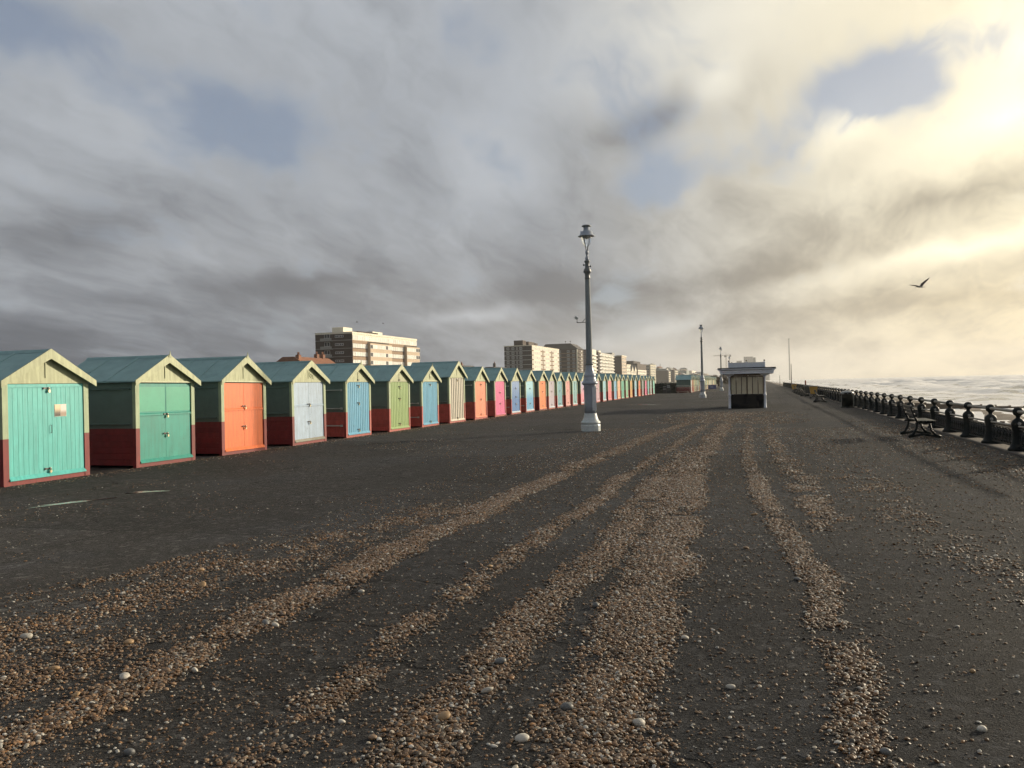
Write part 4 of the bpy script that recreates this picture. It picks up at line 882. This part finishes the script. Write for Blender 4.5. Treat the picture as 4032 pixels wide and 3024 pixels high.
# 2: dark flank with white floor bands, pale front with brown crosses
t = building('apartment_block', 'apartment block with dark brick flank, white floor bands and pale front with brown crosses', 519, 595, 26.8, 18.5, BRD)
MB().box(-18.7, .2, -.2, 76.2, 26.8, 27.3).build('parapet', RENW, t)
w2 = win_mesh('b2', 1.7, 1.7, .2, PANE, WFR); w2n = win_mesh('b2n', .8, 1.7, .15, PANE, WFR, False); w2p = win_mesh('b2p', 3.2, 1.9, .12, PANEL, WFR)
MB().box(0, .08, .3, 75.7, 0, 26.7).build('front_render', RENW, t)
for f in range(9):
    z = 24.0 - f * 2.95
    MB().box(-18.5, -.1, -.06, 0, z - .35, z - .12).build('floor_band', WFR, t)
    for x, m in ((-16, w2), (-12.6, w2), (-9.9, w2n), (-7.3, w2)): window(t, m, (x, 0, z + .5), WEST)
    for k in range(15): window(t, w2p, (.08, 3.2 + k * 4.95, z + .3))
    for y in (0.6, 22, 47, 71): MB().box(.08, .14, y, y + (4.5 if 1 < y < 70 else 3.5) + 8 * (1 < y < 70), z - .55, z + .25).build('brown_panel', CRX, t)
for y in (26.5, 51.5): MB().box(.08, .13, y, y + 3.4, 1, 25).build('brown_panel', CRX, t)
for a, b, x0, x1, h in ((.5, 8, -12, -6, 30.6), (11, 26, -10, -5, 30.2), (32, 38, -12, -6, 30.0)): MB().box(x0, x1, a, b, 27.3, h).build('roof_plant_room', BRK, t)
# 3: mansard
t = building('apartment_block', 'brown apartment block under a mansard roof with dormer and two roof finials', 659, 683, 29.8, 30, BRK)
r = MB().prism_y([(-30.5, 29.8), (.6, 29.8), (-5.5, 34.4), (-26, 34.4)], -.5, 24.5).build('roof', SLATE, t); MB().box(-12, -9.5, -.3, .2, 31.2, 32.6).build('dormer', WFR, r)
for x in (-6, -10): MB().tube([(x, 2, 34.3), (x, 2, 36)], .12, 6).ball((x, 2, 36.1), .45, 8).build('finial', BRD, r)
w3 = win_mesh('b3', 2.0, 1.8, .2, PANE, WFR)
for f in range(9):
    z = 27 - f * 3.1
    for x in (-3, -7.5, -14.5, -19.5, -24): window(t, w3, (x, 0, z), WEST)
    o = MB().box(0, 1.6, 1, 12, z - .6, z - .35).build('balcony_slab', RENW, t); MB().box(1.45, 1.6, 1, 12, z - .35, z + .5).build('balcony_front', BRK, o)
    window(t, win_mesh('b3w', 4, 2, .2, PANEL, WFR), (.02, 17, z)); MB().box(-30, -.2, -.12, 0, z - .75, z - .35).build('string_course', TANB, t)
MB().box(-.8, .2, -.2, .6, 0, 29.6).build('corner_pilaster', RENW, t)
# 4-6
t = building('apartment_block', 'narrow lilac brown apartment block with white corner behind the tall lamp post', 704, 737, 31, 22, mat('lilac_brick', (.20, .155, .15), .85, .15, .5))
MB().box(-.5, .5, 14, 33, 0, 31.5).build('white_corner', RENW, t)
for f in range(8):
    for x in (-4, -9, -14): window(t, w3, (x, 0, 27.3 - f * 3.2), WEST)
    MB().box(.5, 1.9, 16, 32, 26 - f * 3.2, 26.9 - f * 3.2).build('balcony_front', WFR, t)
t = building('apartment_block', 'white balcony fronted apartment block with brown flank right of the tall lamp post', 749, 831, 30, 13, BRK)
MB().box(-7, .3, .5, 12, 30, 31.6).build('roof_plant_room', RENW, t)
w5 = win_mesh('b5', 3.6, 1.9, .15, PANEL, WFR)
for f in range(9):
    z = 27.4 - f * 3.05
    MB().box(.0, .05, 12, 82, z - .4, z + 2.5).build('white_band', RENW, t)
    for k in range(16): window(t, w5, (.06, 15 + k * 4.25, z + .4))
    for k in range(4): MB().box(.06, 1.3 + .01 * k, 13 + k * 17.3, 28.8 + k * 17.3, z - .7, z + .3).build('balcony_front', mat('white_balcony', (.66, .63, .54), .6, .1), t)
    o = MB().box(-3.5, 1.5, -1.2, 10, z - .5, z - .25).build('balcony_slab', WFR, t); MB().box(1.3, 1.5, 0, 10, z - .25, z + .7).build('balcony_front', WFR, o)
    window(t, w3, (-8, 0, z + .3), WEST)
t = building('apartment_block', 'brown brick block with cream front and rooftop plant beyond white balconied block', 881, 913, 30, 34, BRK)
MB().box(-6, .8, -.8, 33, 30, 31).build('cornice', RENW, t); MB().box(-26, -10, 2, 18, 31, 34).build('roof_plant_room', RENG, t); MB().box(0, .3, .4, 31.6, 0, 29.9).build('front_render', RENP, t)
for f in range(8):
    z = 26.3 - f * 3.5
    for x in (-20, -26, -12): window(t, w3, (x, 0, z), WEST)
    for k in range(5): window(t, win_mesh('b6', 3, 2.2, .3, DKP, WFR), (.3, 4 + k * 6, z))
t = building('terrace', 'cream terrace with rows of small windows beyond brown brick block', 916, 944, 21, 16, RENW)
MB().box(-16, .6, -.4, 28.4, 21, 22).build('cornice', RENW, t)
for f in range(5):
    for k in range(6): window(t, win_mesh('b7', 1.6, 2.2, .2, PANE, WFR), (.02, 3 + k * 4.4, 17 - f * 3.9))
for i, (y0, lab) in enumerate(((947, 'white gabled house with dark slate slope, first of the gabled pair'), (971, 'white gabled house with dark slate slope, second of gabled pair'))):
    t = empty('gabled_house', (FX, y0, 0), 0, label=lab, cat='house', group='gabled seafront houses'); MB().box(-18, 0, 0, 21, 0, 15).build('wall', RENW, t)
    MB().prism([(-.5, 15), (21.5, 15), (10.5, 22)], -18.5, .5).build('roof', SLATE, t); MB().prism([(3, 14.99), (18, 14.99), (10.5, 20)], .5, .7).build('gable', RENW, t)
    for f in range(4):
        for k in range(3): window(t, win_mesh('b8', 2.6, 2.2, .25, DKP, WFR), (.02, 4 + k * 6.5, 12 - f * 3.6))
t = building('apartment_block', 'broad brown block with stepped roof in the middle distance', 1000, 1080, 24.5, 30, BRK)
MB().box(-28, -6, 10, 70, 24.5, 28).build('roof_plant_room', BRD, t); MB().box(0, .5, 1, 79, 0, 17).build('front_render', RENW, t)
for f in range(5):
    for k in range(14): window(t, win_mesh('b9', 2.6, 2.2, .25, DKP, WFR), (.5, 4 + k * 5.4, 13.5 - f * 3.3))
t = building('apartment_block', 'pale corner block with deep dark windows ending the near terrace', 1124, 1184, 25.5, 16, mat('pale_yellow_render', (.46, .42, .30), .75, .1, .3))
for f in range(7):
    for k in range(7): window(t, win_mesh('b10', 4.2, 2.2, .3, DKP, WFR), (.02, 6 + k * 8, 21.5 - f * 3.5))
    for x in (-4, -10): window(t, win_mesh('b10', 4.2, 2.2, .3, DKP, WFR), (x, 0, 21.5 - f * 3.5), WEST)
t = building('apartment_block', 'dark brown flank of a block with grey roof beyond the near terrace', 1345, 1374, 19.5, 26, BRK)
MB().prism_y([(-26.5, 19.5), (.5, 19.5), (-4, 22.5), (-22, 22.5)], -.4, 29.4).build('roof', RENG, t)
for f in range(5):
    for k in range(3): MB().box(.01, 1.4, 2 + k * 9, 8 + k * 9, 2 + f * 3.4, 4.6 + f * 3.4).build('bay_window', RENW, t)
t = building('apartment_block', 'brown block with pale balcony stack behind the hedge gap', 1442, 1500, 22, 22, BRK)
MB().box(-20, -12, 3, 22, 22, 24.5).build('roof_plant_room', RENW, t)
for f in range(6):
    for k in range(4): MB().box(.01, 1.8, 4 + k * 14, 13 + k * 14, 2 + f * 3.3, 4 + f * 3.3).build('balcony_front', RENW, t)
    for x in (-5, -11, -17): window(t, w3, (x, 0, 2.5 + f * 3.3), WEST)
for (y0, y1, h, dp, m, lab) in ((1692, 1760, 23.5, 60, mat('green_grey_render', (.20, .25, .22), .8, .1, .3), 'greenish grey block in the hazy distance above teal hut roof'), (1832, 1950, 25, 36, RENW, 'cream block glowing in hazy distance behind the far lamp posts'), (2060, 2140, 24, 44, BRK, 'brown block in the hazy distance next to a glowing cream one'), (2300, 2420, 22, 40, RENP, 'pinkish low block furthest along the coast road')):
    t = building('apartment_block', lab, y0, y1, h, dp, m); MB().box(-dp * .7, -dp * .4, 4, 14, h, h + 3).build('roof_plant_room', RENG, t)
    wf = win_mesh('bf', 5, 2.4, .4, DKP, WFR)
    for f in range(6):
        for x in range(int(-dp + 6), -3, 9): window(t, wf, (x, 0, h - 4 - f * 3.5), WEST)
        for k in range(5): window(t, wf, (.02, 8 + k * 11, h - 4 - f * 3.5))
# ------------------------------------------------------------------ far town: hill, roofs, mast, crane, towers
HILL = mat('hazy_hill', (.075, .08, .055), .95, .35, .01)
def hz(x, y):
    r = np.clip((y - 1350) / 550, 0, 1); r = r * r * (3 - 2 * r); q = np.clip((-60 - x) / 160, 0, 1)
    return -.1 + 34 * r * q * (.86 + .28 * vnoise(x, y, .004, 51) + .05 * vnoise(x, y, .03, 52))
tag(inst('hill', grid_mesh('hill', np.linspace(-640, -60, 60), np.linspace(1350, 2700, 60), hz, HILL)), 'low hazy hill of houses behind the town', kind='structure')
rh = random.Random(5); hm = {}
for k in range(70):
    x = rh.uniform(-420, -110); y = rh.uniform(1560, 1880); z = float(hz(np.array([x]), np.array([y]))[0]); key = rh.randrange(5)
    if key not in hm:
        w_, d_, h_2 = (9, 12, 7, 16, 8)[key], (9, 8, 10, 11, 12)[key], (6, 7, 5, 8, 6)[key]
        hm[key] = (MB().box(-d_ / 2, d_ / 2, -w_ / 2, w_ / 2, -4, h_2).mesh('wall', [RENW, RENG, BRK, RENW, RENP][key]), MB().prism_y([(-d_ / 2 - .5, h_2), (d_ / 2 + .5, h_2), (0, h_2 + 3.2)], -w_ / 2 - .3, w_ / 2 + .3).mesh('roof', [SLATE, TILE, SLATE, RENG, TILE][key]))
    t = empty('hillside_house', (x, y, z), rh.uniform(-.6, .6), label='tiny hazy %s house on the hill beyond the seafront blocks' % ('cream slate roofed', 'grey red roofed', 'brown slate roofed', 'wide cream grey roofed', 'peach red roofed')[key], cat='house', group='houses on the far hill')
    inst('wall', hm[key][0], t); inst('roof', hm[key][1], t)
TWIG = mat('winter_twigs', (.10, .072, .04), .85, .3, 2)
for i, (x, y, r, lab) in enumerate(((-15.5, 262, 3.2, 'brown winter thicket left of the others behind farther huts'), (-12.0, 268, 3.0, 'brown winter thicket in the middle behind farther huts'), (-19.5, 270, 2.4, 'low brown winter thicket nearest the town blocks'))):
    t = empty('thicket', (x, y, 0), 0, label=lab, cat='bush', group='winter thickets behind the farther huts'); b = MB(); rr = random.Random(20 + i)
    for k in range(9): leafball(b, (rr.uniform(-1, 1) * r * .8, rr.uniform(-1, 1) * 1.5, rr.uniform(1.2, 3.0)), (r * .45, 1.2, 1.0), 420, .16, rr)
    b.build('crown', TWIG, t); b = MB()
    for k in range(8):
        x_ = rr.uniform(-1, 1) * r * .6; b.tube([(x_ * .5, 0, 0), (x_, rr.uniform(-.5, .5), 2.6)], [.09, .03], 5)
    b.build('stems', TWIG, t)
MASTM = mat('mast_steel', (.16, .15, .14), .6, .1)
zt = float(hz(np.array([-203.5]), np.array([1800.]))[0])
t = empty('radio_mast', (-203.5, 1800, zt - 1), 0, label='thin lattice radio mast on the hazy hill', cat='mast'); b = MB()
for sx_, sy_ in ((-1, -1), (1, -1), (1, 1), (-1, 1)): b.tube([(sx_ * 1.6, sy_ * 1.6, 0), (sx_ * .3, sy_ * .3, 15)], .22, 4)
for k in range(7):
    z = k * 2.1; w_ = 1.6 - 1.3 * z / 15; b.tube([(-w_, -w_, z), (w_, -w_, z + 2)], .13, 4).tube([(w_, -w_, z), (-w_, -w_, z + 2)], .13, 4)
b.build('lattice', MASTM, t)
t = empty('tower_crane', (-56, 1500, 0), 0, label='pale tower crane standing hazily behind the far lamp post', cat='crane'); CR = mat('crane_steel', (.28, .25, .2), .6, .1)
b = MB()
for sx_ in (-.7, .7):
    for sy_ in (-.7, .7): b.tube([(sx_, sy_, 0), (sx_, sy_, 45)], .22, 4)
for k in range(22): b.tube([(-.7 if k % 2 else .7, -.7, k * 2), (.7 if k % 2 else -.7, -.7, k * 2 + 2)], .15, 4)
b.build('tower', CR, t); b = MB()
b.tube([(-21, 0, 46.2), (7.5, 0, 46.2)], .25, 4).tube([(-21, -.5, 45), (7.5, -.5, 45)], .25, 4)
for k in range(14): b.tube([(-21 + k * 2, 0, 46.2 if k % 2 else 45), (-19 + k * 2, 0, 45 if k % 2 else 46.2)], .12, 4)
b.tube([(0, 0, 45), (0, 0, 51)], .3, 4).tube([(0, 0, 51), (-14, 0, 46.2)], .08, 4).tube([(0, 0, 51), (7, 0, 46.2)], .08, 4); b.build('jib', CR, t)
MB().box(6, 8.5, -1, 1, 43, 46.5).build('counterweight', RENG, t); MB().box(-3, 1, -1, 1, 42.5, 45.5).build('cab', RENG, t)
TWR = mat('haze_paled_render', (.55, .52, .46), .8, .1, .3)  # towers coloured paler, part of the haze put into the render colour
def tower(label, y, x0, x1, h, d=30, step=0):
    t = empty('tower_block', ((x0 + x1) / 2, y, 0), 0, label=label, cat='tower block', group='tower blocks fading in the haze'); w_ = (x1 - x0) / 2
    MB().box(-w_, w_, 0, d, 0, h).build('wall', TWR, t)
    if step: MB().box(w_, w_ + step, 4, d, 0, h - 3).build('wing', RENG, t)
    wf = win_mesh('tw', 3.2, 1.9, .3, DKP, WFR)
    for f in range(int(h / 4) - 4):
        for k in range(int(w_ * 2 / 5)): window(t, wf, (-w_ + 2.5 + k * 5, 0, h - 4 - f * 4), WEST)
tower('wide tower block fading into the haze above the shelter roof', 2450, -43.4, -18, 68, 30, 7)
tower('slimmer tower block fading in haze beside the wide one', 2450, -63, -49, 57, 20)
tower('lower slab fading in haze right of the wide tower', 2300, 10, 24, 24, 20)
t = empty('observation_tower', (101.2, 3150, -3), 0, label='slender observation tower fading into haze beyond the railing', cat='tower'); MB().lathe([(2.6, 0), (2.3, 60), (2.2, 151)], 14).build('shaft', RENG, t); MB().lathe([(2.9, 146), (2.9, 149)], 14).build('head', RENG, t)
# ------------------------------------------------------------------ birds
def gull():
    t = empty('gull', (6.72, 40, 5.55), 0, label='dark gull gliding over the railing with one wing raised', cat='gull'); bm = mat('gull_grey', (.11, .09, .075), .8, .2, 20); gp = mat('gull_white', (.40, .37, .33), .8, .1)
    # body points to the camera's left and slightly towards it
    b = MB(); b.tube([(-.13, 0, -.005), (-.10, 0, .01), (-.05, 0, .005), (.03, 0, -.01), (.11, 0, -.022), (.17, 0, -.026)], [.012, .027, .042, .043, .03, .012], 10); body = b.build('body', gp, t)
    MB().tube([(-.13, 0, -.006), (-.155, 0, -.018), (-.17, 0, -.026)], [.010, .007, .002], 6).build('beak', bm, body)
    MB().add([(.14, -.012, -.02), (.25, -.035, -.025), (.26, .0, -.02), (.25, .035, -.032), (.14, .012, -.03)], [(0, 1, 2, 3, 4)]).add([(.14, -.012, -.026), (.25, -.035, -.03), (.26, 0, -.026), (.25, .035, -.038), (.14, .012, -.036)], [(4, 3, 2, 1, 0)]).build('tail', gp, t)
    def wing(pts):
        b = MB(); up, dn = [], []
        for (p, c) in pts:
            p = Vector(p); q = p + Vector(c); m_ = p.lerp(q, .4) + Vector((0, 0, .012)); m2 = p.lerp(q, .4)
            up += [p, m_, q]; dn += [p, m2 - Vector((0, 0, .003)), q]
        n = len(pts); f = []
        for i in range(n - 1):
            for j in range(2): f.append((i * 3 + j, i * 3 + j + 1, i * 3 + j + 4, i * 3 + j + 3))
        b.add(up, f, 0, True); b.add(dn, [tuple(reversed(x)) for x in f], 0, True); return b
    wing([((.02, .03, .02), (.10, .0, -.02)), ((.09, .12, .14), (.10, .0, -.06)), ((.23, .22, .25), (.07, .0, -.055)), ((.36, .28, .335), (.04, 0, -.04)), ((.46, .32, .40), (.008, 0, -.01))]).build('wing', bm, t)
    wing([((-.03, -.03, .03), (.03, .09, -.035)), ((-.16, -.20, .05), (.03, .10, -.04)), ((-.30, -.36, .05), (.02, .08, -.035)), ((-.40, -.48, .045), (.015, .05, -.02)), ((-.48, -.56, .035), (.004, .01, -.005))]).build('wing', bm, t)
gull()
rb = random.Random(4)
for (x, y, z, lab) in ((-142.0, 280.0, 26.2, 'tiny distant bird above the left end of long apartment block'), (-139.5, 297.0, 26.7, 'tiny distant bird above the roof of long apartment block')):
    t = empty('bird', (x, y, z), .5, label=lab, cat='bird', group='distant birds above the roofs'); bm = MC['gull_grey']
    MB().tube([(-.3, 0, 0), (-.1, 0, .03), (.15, 0, .02), (.4, 0, 0)], [.03, .11, .10, .03], 7).build('body', bm, t)
    for s in (-1, 1): MB().prism_y([(-.15, .05), (.15, .05), (.1, .08), (-.1, .08)], 0, .5).build('wing', bm, t, (0, 0, .05), (R(25), 0, 0 if s > 0 else R(180)))
# ------------------------------------------------------------------ sea haze
hzm = bpy.data.materials.new('sea_haze'); hzm.use_nodes = True; nt = hzm.node_tree; nt.nodes.clear()
o_ = nt.nodes.new('ShaderNodeOutputMaterial'); pv = nt.nodes.new('ShaderNodeVolumePrincipled'); nt.links.new(pv.outputs[0], o_.inputs['Volume'])
pv.inputs['Color'].default_value = (.97, .96, .94, 1); pv.inputs['Density'].default_value = 0.00014; pv.inputs['Anisotropy'].default_value = 0.3
MB().box(-660, 6400, -500, 6500, -9, 172).build('haze', hzm, label='pale sea mist hanging over shore and town', kind='stuff')
